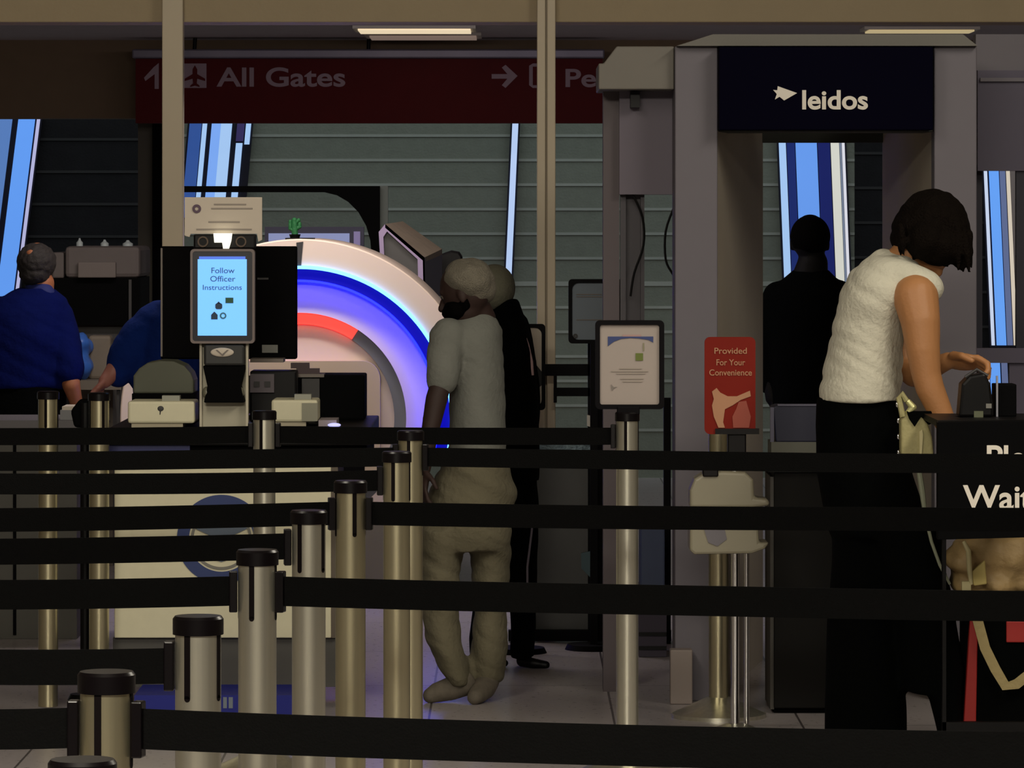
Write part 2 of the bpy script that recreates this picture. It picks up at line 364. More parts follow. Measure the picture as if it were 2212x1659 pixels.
o = MB().pbox(1448, 1404, 1496, fl(DA - .1) - .2, DA - .1, .07).build('floor_box', mat('foot_panel_grey', (140, 128, 122), .6), bevel=.004)
tag(o, 'small pale upright floor box at the foot of the scanner column', 'box')
# wall unit and frame left of the portal
t = thing('equipment_cabinet', 'grey equipment cabinet with overhanging top box and loose cables, left of the body scanner', 'cabinet', (P(1378, 0, DA).x, DA + .2, 0))
D2 = DA + .15
B = MB(); B.prism([(1293, 137), (1304, 137), (1332, 100), (1456, 100), (1456, 193), (1293, 193)], D2 - .1, .45); B.build('top_box', mat('cabinet_top_paint', (112, 107, 99), .6, var=.06), t, bevel=.004)
MB().pbox(1303, 194, 1338, fl(D2) - .5, D2 + .15, .12).build('post', mat('post_mauve_grey', (84, 74, 78), .6), t)
MB().pbox(1338, 194, 1457, 420, D2 + .1, .2).build('back_panel', mat('panel_mauve', (100, 92, 104), .6), t)
MB().pbox(1362, 198, 1382, 232, D2 + .02, .1).build('bracket', M_blackp, t)
B = MB(); B.pbox(1340, 420, 1352, 700, D2 + .16, .04); B.pbox(1384, 420, 1392, 700, D2 + .16, .04); B.pbox(1352, 420, 1384, 700, D2 + .2, .02); B.build('cable_duct', mat('duct_dark_grey', (70, 66, 72), .6), t)
def cable(pts, d, r=.004):
    pp = []
    for i in range(len(pts) - 1):
        for k in range(4):
            u = k / 4; p0 = pts[max(i - 1, 0)]; p1 = pts[i]; p2 = pts[i + 1]; p3 = pts[min(i + 2, len(pts) - 1)]
            f = lambda a, b, c, e: .5 * (2 * b + (c - a) * u + (2 * a - 5 * b + 4 * c - e) * u * u + (3 * b - a - 3 * c + e) * u ** 3)
            pp.append(P(f(p0[0], p1[0], p2[0], p3[0]), f(p0[1], p1[1], p2[1], p3[1]), d))
    pp.append(P(pts[-1][0], pts[-1][1], d)); return pp
B = MB(); B.tube(cable([(1366, 418), (1388, 470), (1390, 530), (1370, 590), (1362, 640)], D2 + .12), .004, 8); B.build('cable', M_blackp, t, smooth=True)
B = MB(); B.tube(cable([(1455, 450), (1438, 500), (1438, 560), (1452, 590), (1459, 600)], D2 + .12), .004, 8); B.build('cable', M_blackp, t, smooth=True)
# partition at the right edge
t = thing('screening_partition', 'mauve-grey partition with high panel at the right edge of the view', 'partition', (P(2200, 0, 15.6).x, 15.6, 0))
D3 = 15.6
MB().pbox(2108, 74, 2420, 152, D3 + .02, .1).build('top_panel', M_ait, t)
MB().pbox(2112, 152, 2420, 369, D3, .06).build('upper_panel', mat('deep_mauve_panel', (84, 78, 96), .6), t)
MB().pbox(2118, 168, 2420, 176, D3 - .02, .03).build('rail', M_ait, t)
MB().pbox(2100, 152, 2122, fl(D3) - .5, D3 + .1, .05).build('post', mat('deep_mauve_post', (34, 32, 48), .6), t)
MB().pbox(2108, 752, 2420, 784, D3, .05).build('cross_rail', mat('deep_mauve_panel2', (96, 90, 108), .6), t)
MB().pbox(2195, 369, 2420, 752, D3 + .02, .03).build('infill_panel', mat('deep_mauve_post', (34, 32, 48), .6), t)
MB().pbox(2180, 784, 2420, fl(D3) - .5, D3 + .02, .03).build('lower_panel', mat('deep_mauve_panel2', (96, 90, 108), .6), t)

# ------------------------------------------------------------ ring-fronted CT scanner
DC = 18.5; sc = DC / F; cc = P(648, 905, DC); c2 = (cc.x, cc.z)
t = thing('ct_baggage_scanner', 'white baggage scanner with big ring front glowing blue and red', 'scanner', (cc.x, DC, 0))
M_hous = mat('ct_white_housing', (226, 206, 190), .5)
r = lambda p: p * sc
B = MB(); B.ring(c2, r(329), r(389), DC, DC + .95); B.build('outer_ring', M_hous, t, smooth=True, bevel=.006)
B = MB(); B.ring(c2, r(324), r(331), DC - .016, DC + .02, a0=-18, a1=198, seg=128); B.build('light_strip', mat('led_cyan_blue', (90, 170, 255), .4, emit=3.5), t)
B = MB(); B.ring(c2, r(300), r(324), DC + .004, DC + .05, a0=-18, a1=198, seg=128); ob = B.build('blue_band', mat('led_deep_blue', (4, 2, 176), .5, emit=.8, spec=.1), t)
nb = MATS['led_deep_blue'].node_tree; lk = [l for l in nb.links if l.to_socket.name == 'Base Color'][0]; nb.links.remove(lk); nb.nodes['Principled BSDF'].inputs['Base Color'].default_value = (.004, .004, .03, 1)
B = MB(); B.ring(c2, r(296), r(301), DC - .035, DC + .06, a0=-18, a1=198, seg=128); B.build('glow_strip', mat('led_blue', (8, 18, 255), .3, emit=6.5), t)
B = MB(); B.ring(c2, r(229), r(296), DC + .055, DC + .5, yi=DC + .03, seg=128); B.build('dish', M_hous, t, smooth=True)
B = MB(); B.ring(c2, r(203), r(229), DC + .06, DC + .5, a0=-110, a1=57, seg=128); B.build('inner_band', mat('inner_band_grey', (104, 106, 112), .5), t, smooth=True)
B = MB(); B.ring(c2, r(204), r(231), DC + .055, DC + .5, a0=57, a1=125, seg=128); B.build('red_light', mat('led_red', (255, 60, 50), .4, emit=1.3), t, smooth=True)
# inner face with rectangular tunnel mouth
hx, hy0 = 172, 782
B = MB(); B.ring(c2, r(95), r(203), DC + .09, DC + .5, seg=96)
B.pbox(780, 830, 800, 1040, DC + .1, .3); B.build('face', M_hous, t, smooth=True)
def rr(x0, y0, x1, y1, rad, n=8):
    o = []
    for cx, cy, a in ((x1 - rad, y0 + rad, -90), (x1 - rad, y1 - rad, 0), (x0 + rad, y1 - rad, 90), (x0 + rad, y0 + rad, 180)):
        for k in range(n + 1): an = R(a + 90 * k / n); o.append((cx + rad * math.cos(an), cy + rad * math.sin(an)))
    return o
def frame(B, o, i, d, dep):
    n = len(o); f = [[B.bm.verts.new(P(x, y, d) + Vector((0, e, 0))) for x, y in q] for q in (o, i) for e in (0, dep)]
    of, ob, inf, ib = f
    for k in range(n):
        j = (k + 1) % n
        B.bm.faces.new([of[k], of[j], inf[j], inf[k]]); B.bm.faces.new([ob[k], ib[k], ib[j], ob[j]])
        B.bm.faces.new([of[k], ob[k], ob[j], of[j]]); B.bm.faces.new([inf[k], inf[j], ib[j], ib[k]])
    bmesh.ops.recalc_face_normals(B.bm, faces=B.bm.faces); return B
frame(MB(), rr(476, 780, 821, 1060, 38), rr(508, 811, 788, 1030, 8), DC + .02, .3).build('tunnel_frame', mat('tunnel_frame_beige', (190, 170, 140), .6), t)
MB().pbox(508, 811, 788, 1030, DC + .065, .015).build('tunnel_curtain', M_blackm, t)
MB().pbox(420, 1040, 880, fl(DC) - .5, DC + .15, .75).build('body', M_greyd, t)
MB().pbox(430, 1088, 870, fl(DC) - .5, DC - .06, .1).build('skirt_panel', mat('skirt_grey', (120, 114, 104), .6), t)
MB().prism([(640, 524), (655, 522), (650, 578), (643, 578)], DC - .004, .03).build('seam', M_greyd, t)
MB().pbox(616, 514, 676, 526, DC + .1, .2).build('beacon_base', M_blackp, t)
# green plant-like ornament on the scanner
t = thing('potted_cactus', 'small green cactus ornament on top of the ring-fronted scanner', 'ornament', P(637, 514, DC + .2))
d = DC + .2
MB().cyl(P(637, 514, d), P(637, 506, d), .02, .025).build('pot', M_blackp, t)
B = MB(); B.limb([P(637, 508, d), P(636, 476, d)], [.014, .012]); B.limb([P(637, 496, d), P(647, 490, d), P(647, 483, d)], [.008, .009, .008]); B.limb([P(637, 500, d), P(627, 494, d), P(627, 478, d)], [.008, .008, .007]); B.limb([P(637, 482, d), P(645, 476, d)], [.008, .009])
B.build('stem', mat('cactus_green', (16, 92, 44), .7, bump=.5), t, smooth=True)

# black arch frame behind
d = 20.6
t = thing('arch_frame', 'black rounded arch frame standing behind the ring-fronted scanner', 'frame', (P(600, 0, d).x, d, 0))
fy = fl(d) - .5
o_ = [(353, 402), (820, 402), (820, fy), (800, fy), (803, 560), (800, 520), (791, 488), (774, 458), (752, 436), (728, 422), (700, 415), (375, 415), (375, fy), (353, fy)]
MB().prism(o_, d, .12).build('frame', M_blackm, t)
MB().pbox(820, 402, 838, 520, d + .06, .04).build('edge_trim', mat('edge_grey', (96, 104, 100), .6), t)
# monitor behind
d = 20.2
t = thing('monitor', 'navy-framed flat monitor showing pale picture behind the scanner ring', 'monitor', (P(700, 0, d).x, d, 0))
MB().pbox(572, 490, 786, 600, d, .05).build('frame', mat('navy_bezel', (20, 18, 60), .5), t)
MB().pbox(580, 504, 755, 592, d - .004, .01).build('screen', mat('pale_screen', (120, 132, 178), .4, emit=.55), t)
MB().pbox(764, 500, 778, 592, d - .004, .01).build('side_strip', mat('lilac_strip', (120, 110, 160), .4, emit=.3), t)
MB().pbox(670, 600, 690, fl(d) - .5, d + .05, .05).build('stand', M_blackp, t)
# wedge-shaped hooded reader
d = 19.6
t = thing('hooded_console', 'pale tilted hooded console with lilac edge, right of the scanner ring', 'console', (P(890, 0, d).x, d, 0))
frame(MB(), [(818, 501), (832, 484), (917, 556), (919, 640), (826, 640)], [(828, 512), (836, 500), (902, 560), (904, 632), (834, 632)], d, .06).build('front_frame', mat('lilac_white', (176, 156, 196), .5), t)
MB().prism([(828, 510), (836, 499), (903, 559), (905, 634), (832, 634)], d + .05, .04).build('screen', mat('dusk_glass', (74, 72, 72), .4), t)
B = MB(); q = d + .5
B.hexa([P(832, 484, d), P(870, 478, q), P(955, 538, q), P(917, 556, d)], [P(832, 492, d), P(870, 486, q), P(955, 550, q), P(917, 566, d)]); B.build('hood', mat('hood_cream', (176, 160, 142), .6, var=.2, scale=20), t)
B = MB(); B.hexa([P(917, 556, d), P(955, 538, q), P(955, 640, q), P(919, 640, d)], [P(913, 556, d), P(951, 538, q), P(951, 640, q), P(915, 640, d)]); B.build('side_panel', mat('side_mauve_grey', (78, 72, 84), .6), t)
MB().pbox(845, 640, 915, fl(d) - .5, d + .05, .3).build('pedestal', M_greyd, t)
d = 20.6
t = thing('camera_arm', 'black curved camera arm sticking out behind the hooded console', 'camera', (P(960, 0, d).x, d, 0))
B = MB(); B.prism([(918, 575), (930, 560), (955, 548), (975, 541), (992, 544), (1000, 556), (990, 580), (975, 600), (955, 612), (945, 590), (920, 600)], d, .12); B.build('head', M_blackp, t, bevel=.01)
MB().pbox(952, 600, 968, fl(d) - .5, d + .03, .05).build('pole', M_blackp, t)

# ------------------------------------------------------------ far-left bag scanner
d = 20.5
t = thing('bag_scanner', 'dark x-ray bag machine with grey top housing behind the blue-shirted officer', 'scanner', (P(200, 0, d).x, d, 0))
MB().pbox(140, 532, 302, 600, d, .6).build('top_housing', mat('dim_warm_grey', (96, 88, 86), .7, var=.1), t, bevel=.02)
MB().pbox(168, 566, 250, 600, d - .04, .05).build('cover_panel', mat('dim_warm_grey2', (112, 103, 99), .7, var=.1), t, bevel=.005)
MB().pbox(112, 545, 138, 602, d + .02, .4).build('side_box', mat('dim_warm_grey', (92, 84, 82), .7), t, bevel=.01)
MB().pbox(110, 600, 300, 702, d + .02, .6).build('tunnel_hood', M_blackm, t)
MB().pbox(278, 604, 284, 700, d + .005, .02).build('edge', M_greyd, t)
MB().pbox(-80, 702, 300, 735, d + .1, .5).build('bed', M_greyd, t)
MB().pbox(150, 735, 244, fl(d) - .5, d + .08, .5).build('cabinet', mat('dim_beige_cab', (112, 104, 92), .7, var=.15), t)
MB().pbox(-80, 735, 150, fl(d) - .5, d + .2, .3).build('lower_cabinet', M_greyd, t)
for x, w, h in ((172, 9, 16), (226, 11, 13), (276, 14, 12)):
    lab = {172: 'tall pointed pale bottle on the grey machine top, leftmost of three', 226: 'middle one of the three pale bottles on the grey machine top', 276: 'squat pale bottle on the grey machine top, nearest the olive post'}[x]
    p = P(x, 532, d + .15); k = (d + .15) / F
    B = MB(); B.loft([(p, w * k * .8, w * k * .8), (p + Vector((0, 0, h * k * .5)), w * k * .8, w * k * .8), (p + Vector((0, 0, h * k * .8)), w * k * .35, w * k * .35), (p + Vector((0, 0, h * k * 1.1)), w * k * .2, w * k * .2)], 16)
    tag(B.build('spray_bottle', mat('pale_bottle', (172, 182, 184), .5), smooth=True, origin=p), lab, 'bottle', 'bottles on the bag scanner')
d = 19.9
t = thing('conveyor_table', 'dim grey roller table between the two blue-shirted officers', 'table', (P(195, 0, d).x, d, 0))
MB().pbox(150, 822, 262, 842, d, .6).build('table_top', mat('dim_beige_cab', (112, 104, 92), .7), t)
for x in (155, 252):
    MB().pbox(x, 842, x + 6, fl(d) - .5, d + .03, .04).build('leg', M_greyd, t); MB().pbox(x, 842, x + 6, fl(d + .5) - .5, d + .5, .04).build('leg', M_greyd, t)
d = 19.95
o = MB(); o.sph(P(178, 745, d + .1), .04, .09, .055); p = P(178, 800, d + .1); o.sph(P(180, 790, d + .1), .045, .09, .06)
r0 = thing('blue_bag', 'crumpled bright blue plastic bag on the grey roller table', 'bag', P(180, 822, d))
o.skin('bag_body', mat('bright_blue_plastic', (60, 110, 200), .4), r0, .012, 3, wob=.02, wsc=18)
o = MB(); q = P(216, 790, d + .2)
o.box(q.x - .05, q.x + .055, q.y - .05, q.y + .06, P(0, 822, d).z, q.z + .14)
tag(o.build('storage_tub', mat('dim_beige_tub', (118, 108, 94), .7, var=.2), bevel=.015), 'upright beige tub beside the blue bag on the roller table', 'tub')

# ------------------------------------------------------------ low grey cabinets at left
d = 17.0
t = thing('low_cabinet', 'low grey cabinet at the left edge behind the barrier posts', 'cabinet', (P(60, 0, d).x, d, 0))
MB().pbox(-160, 908, 172, 930, d - .03, .5).build('worktop', mat('dim_worktop', (96, 92, 94), .5), t)
MB().pbox(-150, 930, 166, fl(d) - .5, d, .45).build('body', mat('dim_cab_body', (84, 82, 76), .7, var=.1), t)
for x in (28, 108): MB().pbox(x, 935, x + 7, 1372, d - .006, .006).build('door_gap', M_blackm, t)
t = thing('paper_tray', 'small pale stacked paper tray on the low grey cabinet by the dark pole', 'tray', P(152, 908, d))
MB().pbox(130, 886, 172, 907, d, .2).build('tray', mat('tray_grey', (130, 130, 132), .6), t); MB().pbox(134, 878, 170, 886, d + .01, .18).build('paper', M_paper, t)

# ------------------------------------------------------------ document-check podium
d = 14.5; t = thing('document_podium', 'document-check podium with cream front panel carrying a round navy seal', 'podium', (P(490, 0, d).x, d, 0))
podz = P(0, 925, d - .04).z
MB().pbox(232, 925, 800, 962, d - .04, .95).build('worktop', M_blackp, t, bevel=.005)
MB().pbox(236, 962, 410, 976, d - .02, .5).build('navy_edge', mat('navy_edge_band', (14, 22, 84), .5), t)
MB().pbox(240, 962, 792, 1008, d + .01, .8).build('apron', M_blackm, t)
MB().pbox(247, 1008, 715, 1378, d, .04).build('front_panel', M_cream, t, bevel=.003)
MB().pbox(715, 1008, 730, 1378, d + .01, .5).build('side_panel', mat('side_dim', (88, 78, 66), .6), t)
MB().pbox(244, 1378, 724, 1484, d + .03, .5).build('plinth', mat('dark_kick', (78, 76, 72), .6, var=.1), t)
seal = P(478, 1165, d - .004); k = d / F
B = MB(); B.ring((seal.x, seal.z), 70 * k, 96 * k, d - .003, d); s1 = B.build('seal_ring', M_blueink, t)
B = MB(); B.ring((seal.x, seal.z), 60 * k, 66 * k, d - .003, d); B.build('seal_inner_ring', mat('seal_grey', (120, 118, 110), .6), t)
B = MB(); B.prism([(478, 1118), (486, 1130), (520, 1125), (534, 1142), (500, 1158), (495, 1180), (512, 1204), (478, 1214), (444, 1204), (461, 1180), (456, 1158), (422, 1142), (436, 1125), (470, 1130)], d - .004, .003); B.build('seal_eagle', mat('seal_slate', (92, 104, 120), .6), t)
d = 14.2
t = thing('floor_mat', 'bright blue mat box under the document podium', 'mat', (P(470, 0, d).x, d + .2, 0))
MB().box(P(290, 0, d).x, P(640, 0, d).x, d, d + .6, 0, .085).build('slab', mat('royal_blue', (10, 24, 130), .6, var=.1), t)
MB().pbox(482, 1506, 490, 1530, d - .002, .003).build('white_mark', M_paperd, t); MB().pbox(494, 1506, 503, 1530, d - .002, .003).build('white_mark', M_paperd, t)

# kiosk
d = 14.55
t = thing('identity_kiosk', 'identity-check camera kiosk with glowing blue upright screen on the podium', 'kiosk', P(483, 925, d))
MB().pbox(431, 742, 536, 924, d, .05).build('column', mat('kiosk_grey_white', (178, 172, 150), .5), t, bevel=.004)
B = MB(); B.pbox(431, 742, 436, 922, d - .03, .04); B.build('column_edge', mat('kiosk_edge', (190, 182, 160), .4), t); MB().pbox(531, 742, 536, 922, d - .03, .04).build('column_edge', mat('kiosk_edge', (190, 182, 160), .4), t)
frame(MB(), rr(411, 538, 550, 742, 8, 4), rr(416, 543, 545, 737, 6, 4), d - .07, .05).build('tablet_rim', mat('rim_warm_grey', (110, 96, 92), .4), t)
MB().prism(rr(415, 542, 546, 738, 6, 4), d - .066, .05).build('tablet_body', mat('tablet_black_blue', (6, 6, 26), .3), t)
scr = MB().pbox(427, 560, 533, 725, d - .07, .006).build('screen', mat('screen_blue', (104, 174, 255), .4, emit=1.0), t)
MB().pbox(430, 554, 530, 560, d - .07, .006).build('status_bar', mat('status_blue', (70, 110, 220), .4, emit=.7), t)
M_scr = mat('screen_ink', (50, 100, 170), .5)
text('Follow', 481, 590, 12, d - .071, M_scr, t, wpx=50); text('Officer', 481, 608, 12, d - .071, M_scr, t, wpx=54); text('Instructions', 480, 626, 11, d - .071, M_scr, t, wpx=84)
M_icon = mat('icon_dark', (16, 56, 90), .5)
B = MB(); B.prism(rr(465, 655, 480, 668, 4, 3), d - .074, .003); B.prism([(468, 656), (472, 651), (477, 656)], d - .074, .003); B.build('icon', M_icon, t)
MB().pbox(487, 643, 504, 655, d - .074, .003).build('icon', mat('icon_green', (24, 88, 66), .5), t)
B = MB(); B.prism([(456, 690), (456, 680), (463, 673), (470, 680), (470, 690)], d - .074, .003); B.build('icon', M_icon, t)
B = MB(); kk = P(482, 682, d - .07); B.ring((kk.x, kk.z), .006, .011, d - .074, d - .071, seg=24); B.build('icon', mat('icon_teal', (60, 130, 150), .5), t)
MB().pbox(418, 506, 552, 538, d - .03, .06).build('camera_bar', M_blackp, t, bevel=.006)
for x in (440, 522):
    B = MB(); kk = P(x, 522, d); B.ring((kk.x, kk.z), .013, .018, d - .036, d - .028, seg=28); B.build('lens_ring', mat('lens_ring_brown', (70, 56, 44), .3, .5), t, smooth=True)
B = MB(); B.prism([(461, 504), (501, 504), (499, 520), (494, 537), (482, 537), (480, 524), (463, 524)], d - .05, .02); B.build('flash_light', mat('flash_white', (255, 250, 225), .4, emit=1.6), t)
MB().pbox(440, 745, 528, 790, d - .08, .09).build('card_reader', mat('reader_dark', (34, 34, 32), .5), t, bevel=.008)
MB().prism([(438, 790), (530, 790), (520, 834), (528, 870), (440, 870), (448, 834)], d - .07, .08).build('reader_body', M_blackm, t, bevel=.004)
B = MB(); kk = P(480, 761, d - .084); B.sph(kk, 25 * d / F, .006, 10 * d / F); ov = B.build('oval_badge', M_paper, t, smooth=True)
B = MB(); B.prism([(466, 756), (470, 756), (480, 765), (490, 756), (494, 756), (481, 769)], d - .0925, .003); B.build('badge_mark', M_ink, ov)
for x in (447, 517):
    MB().sph(P(x, 848, d - .05), .016, .02, .02).build('guide_knob', mat('knob_grey', (110, 108, 92), .4), t, smooth=True)
# small notice above kiosk
t2 = thing('notice_card', 'white notice card with small round seal standing on top of the kiosk camera', 'sign', P(483, 506, d))
B = MB(); B.prism([(399, 426), (566, 426), (566, 518), (558, 522), (555, 505), (412, 505), (409, 512), (399, 509)], d - .02, .012); B.build('card', M_paper, t2)
B = MB(); kk = P(426, 451, d); B.ring((kk.x, kk.z), .006, .0145, d - .024, d - .02, seg=28); B.build('seal', mat('seal_mauve', (88, 66, 84), .6), t2)
for y, x0, x1 in ((440, 462, 532), (449, 456, 546), (478, 450, 518), (494, 424, 544)):
    MB().pbox(x0, y, x1, y + 3.5, d - .0215, .002).build('print_line', mat('faint_print', (150, 140, 130), .7), t2)
# big black monitor behind the kiosk
d = 15.12
t = thing('display', 'large black display turned away behind the glowing kiosk', 'monitor', P(495, 925, d))
MB().pbox(347, 532, 641, 776, d, .06).build('housing', mat('display_black', (3, 2, 3), .6, spec=.05), t, bevel=.006)
MB().pbox(347, 536, 351, 770, d - .004, .01).build('edge_trim', mat('edge_warm', (110, 100, 92), .5), t)
MB().pbox(566, 745, 600, 762, d - .003, .004).build('sticker', mat('sticker_grey', (130, 130, 124), .6), t)
MB().pbox(556, 600, 580, 604, d - .002, .003).build('maker_mark', M_greyd, t)
MB().box(P(470, 0, d).x, P(500, 0, d).x, d + .01, d + .06, podz + .015, P(0, 776, d).z).build('neck', M_blackp, t)
MB().box(P(430, 0, d).x, P(550, 0, d).x, d - .03, d + .12, podz, podz + .015).build('foot', M_blackp, t)
# document readers (cream boxes) on podium
def reader(x0, x1, d, lab, mark):
    t = thing('document_reader', lab, 'reader', P((x0 + x1) / 2, 925, d), 'document readers on the podium')
    t.location.z = podz; s = podz - P(0, 925, d).z
    B = MB(); B.pbox(x0, 868, x1, 916, d, .2); bmesh.ops.translate(B.bm, verts=B.bm.verts, vec=(0, 0, s)); B.build('housing', M_cream, t, bevel=.008)
    B = MB(); B.pbox(x0 + 8, 916, x1 - 25, 925, d + .01, .18); bmesh.ops.translate(B.bm, verts=B.bm.verts, vec=(0, 0, s)); B.build('base', mat('base_cream', (170, 160, 136), .6), t)
    B = MB(); B.pbox(x0 + 74 if mark else x0 + 50, 856, x0 + 112 if mark else x0 + 86, 868, d + .03, .05); bmesh.ops.translate(B.bm, verts=B.bm.verts, vec=(0, 0, s)); B.build('top_tab', mat('tab_grey', (150, 150, 138), .6), t)
    if mark:
        B = MB(); kk = P((x0 + x1) / 2 - 1, 884, d) + Vector((0, 0, s)); B.sph(kk, .0105, .003, .009); B.cyl(kk + Vector((-.002, 0, -.02)), kk, .0015, .003); B.build('round_mark', M_greyd, t)
    else:
        B = MB(); B.pbox(x1 - 34, 875, x1, 914, d - .003, .01); bmesh.ops.translate(B.bm, verts=B.bm.verts, vec=(0, 0, s)); B.build('side_label', mat('label_grey', (140, 138, 120), .6), t)
reader(276, 420, 14.5, 'cream box reader with a small dark round mark, left of the kiosk', True)
reader(586, 686, 14.6, 'cream box reader with grey side label, right of the kiosk', False)
t = thing('desk_printer', 'dome-topped olive grey printer behind the cream reader left of the kiosk', 'printer', P(350, 925, 14.8)); t.location.z = podz
B = MB(); B.prism([(288, 850), (288, 812), (300, 796), (318, 784), (345, 779), (375, 780), (398, 790), (412, 806), (418, 822), (418, 850)], 14.8, .2); B.build('cover', M_olive, t, bevel=.006)
a = P(286, 850, 14.8); c = P(422, 850, 14.8); MB().box(a.x, c.x, 14.78, 15.0, podz, a.z).build('base', M_blackm, t)
t = thing('label_printer', 'black desktop printer with grey front right of the kiosk', 'printer', P(600, 925, 14.9)); t.location.z = podz
a = P(540, 782, 14.9); c = P(640, 782, 14.9); MB().box(a.x, c.x, 14.9, 15.04, podz, a.z - .03).build('body', M_blackp, t, bevel=.006)
MB().pbox(540, 808, 592, 848, 14.88, .03).build('front_panel', mat('dim_mauve_grey', (92, 84, 90), .6), t)
for x in (549, 572): MB().pbox(x, 824, x + 12, 836, 14.876, .005).build('button', M_greyd, t)
MB().pbox(540, 775, 612, 783, 14.9, .13).build('top_edge', mat('edge_warm', (120, 108, 98), .5), t)
t = thing('desk_scanner', 'bulky black machine between the printer and the scanner tunnel', 'machine', P(710, 925, 15.0)); t.location.z = podz
a = P(648, 812, 15.0); c = P(786, 812, 15.0); MB().box(a.x, c.x, 15.08, 15.33, podz, a.z).build('body', M_blackm, t, bevel=.006)
MB().pbox(640, 808, 700, 815, 15.07, .1).build('lid_edge', mat('edge_warm', (120, 108, 98), .5), t)
MB().pbox(652, 818, 690, 868, 15.055, .03).build('bay', M_greyd, t)
t = thing('stapler', 'small dark maroon desk tool on the machine right of the display', 'stapler', P(660, 812, 15.1))
MB().pbox(628, 784, 668, 796, 15.1, .03).build('upper_arm', mat('maroon_dark', (48, 18, 26), .5), t); MB().pbox(640, 796, 690, 808, 15.1, .03).build('base', mat('maroon_dark', (48, 18, 26), .5), t)
t = thing('paper_stack', 'small tilted pale papers at the right end of the podium top', 'papers', P(710, 925, 14.6)); t.location.z = podz
B = MB(); a = P(688, 900, 14.6); c = P(727, 900, 14.6); B.box(a.x, c.x, 14.6, 14.8, podz, podz + .02); B.build('sheets', mat('papers_mauve', (150, 138, 140), .6), t)
B = MB(); kk = P(722, 922, 14.58); B.sph(kk + Vector((0, 0, .006)), .022, .02, .007); tag(B.build('penlight', mat('penlight_glow', (190, 190, 255), .4, emit=1.0), smooth=True), 'tiny glowing blue-white light on the podium end', 'light')

# ------------------------------------------------------------ retractable barrier posts
HP = 1.06; ZB = 0.99
def make_post(m, br=.155):
    t = thing('barrier_post', '', 'barrier post')
    MB().cyl((0, 0, .03), (0, 0, HP - .022), .0325, seg=40).build('pole', m, t, smooth=True)
    B = MB(); B.cyl((0, 0, HP - .026), (0, 0, HP - .004), .036, seg=40); B.cyl((0, 0, HP - .004), (0, 0, HP), .036, .033, seg=40); B.build('cap', M_cap, t, smooth=True)
    B = MB(); B.cyl((0, 0, 0), (0, 0, .012), br, seg=48); B.cyl((0, 0, .012), (0, 0, .065 if br > .1 else .02), br * .97, .036, seg=48); B.build('base', M_steelc, t, smooth=True)
    for k in range(4):
        a = R(90 * k)
        M = Matrix.Rotation(a, 4, 'Z')
        B = MB(); B.box(-.0045, .0045, -.0332, -.029, HP - .115, HP - .024, M); B.cyl(M @ Vector((0, -.0332, HP - .115)), M @ Vector((0, -.029, HP - .115)), .0045, seg=12)
        B.build('slot', M_slot, t)
    return t
def copy_tree(o, parent=None):
    c = o.copy(); C.objects.link(c)
    if parent: c.parent = parent
    for ch in list(o.children): copy_tree(ch, c)
    return c
PROTO = {'w': make_post(M_steel), 'c': make_post(M_steelc), 'f': make_post(M_steel, .07)}; used = {'w': False, 'c': False, 'f': False}
posts = {}
def dpost(ytop): return .56 * F / (ytop - HY)
def post(key, x, ytop, rot, lab, kind='w', d=None):
    pr = PROTO[kind]
    o = pr if not used[kind] else copy_tree(pr); used[kind] = True
    d = d or dpost(ytop); p = P(x, 0, d); o.location = (p.x, d, 0); o.rotation_euler = (0, 0, R(rot)); o['label'] = lab; o['group'] = 'belt barrier posts'
    posts[key] = (p.x, d); return o
post('A0', 178, 1640, 0, 'steel barrier post whose cap just shows at the bottom edge of the view', 'c')
post('A', 230, 1450, -14, 'nearest tall steel barrier post at lower left, with shiny cap rim', 'w')
post('B', 428, 1330, -24, 'barrier post second in the row from lower left, hiding part of the blue mat', 'c')
post('C', 556, 1187, -14, 'barrier post third in the row, standing in front of the podium seal side', 'c')
post('D', 667, 1102, -30, 'barrier post fourth in the row, at the right end of the cream podium panel', 'c')
post('E', 757, 1038, 18, 'barrier post fifth in the row, wide slot to its right', 'w')
post('F', 857, 975, -14, 'barrier post sixth in the row, overlapping the one behind it', 'w')
post('F2', 887, 930, -8, 'farthest barrier post of the diagonal row, half hidden beside the grey-shirted man', 'w')
post('G', 1355, 890, -10, 'barrier post carrying the framed white notice', 'c')
post('H', 571, 887, -14, 'barrier post just right of the kiosk column, cap below the cream reader', 'c')
post('I', 104, 845, -8, 'leftmost far barrier post, in front of the balding officer in blue', 'f')
post('J', 214, 848, 30, 'far barrier post beside the black pole, left of the cream podium', 'f')
post('K', 1552, 846, -8, 'far barrier post behind the red hand sanitiser sign', 'w')
# posts just outside the frame that hold the belt ends
def offpost(key, x, yb, lab):
    d = (H - ZB) * F / (yb - HY); post(key, x, 0, 0, lab, 'w', d=d)
sides = [('l1', -420, 1567), ('l2', -420, 1434), ('l3', -400, 1282), ('l4', -380, 1191), ('l5', -360, 1124), ('l6', -340, 1045), ('l7', -320, 996), ('l8', -300, 941),
         ('r1', 2560, 1629), ('r3', 2540, 1313), ('r5', 2500, 1123), ('r7', 2480, 1003)]
wd = {'l1': 'nearest', 'l2': 'second', 'l3': 'third', 'l4': 'fourth', 'l5': 'fifth', 'l6': 'sixth', 'l7': 'seventh', 'l8': 'farthest', 'r1': 'nearest', 'r3': 'second', 'r5': 'third', 'r7': 'farthest'}
for k, x, y in sides: offpost(k, x, y, '%s barrier post beyond the %s edge of the view' % (wd[k], 'left' if k[0] == 'l' else 'right'))
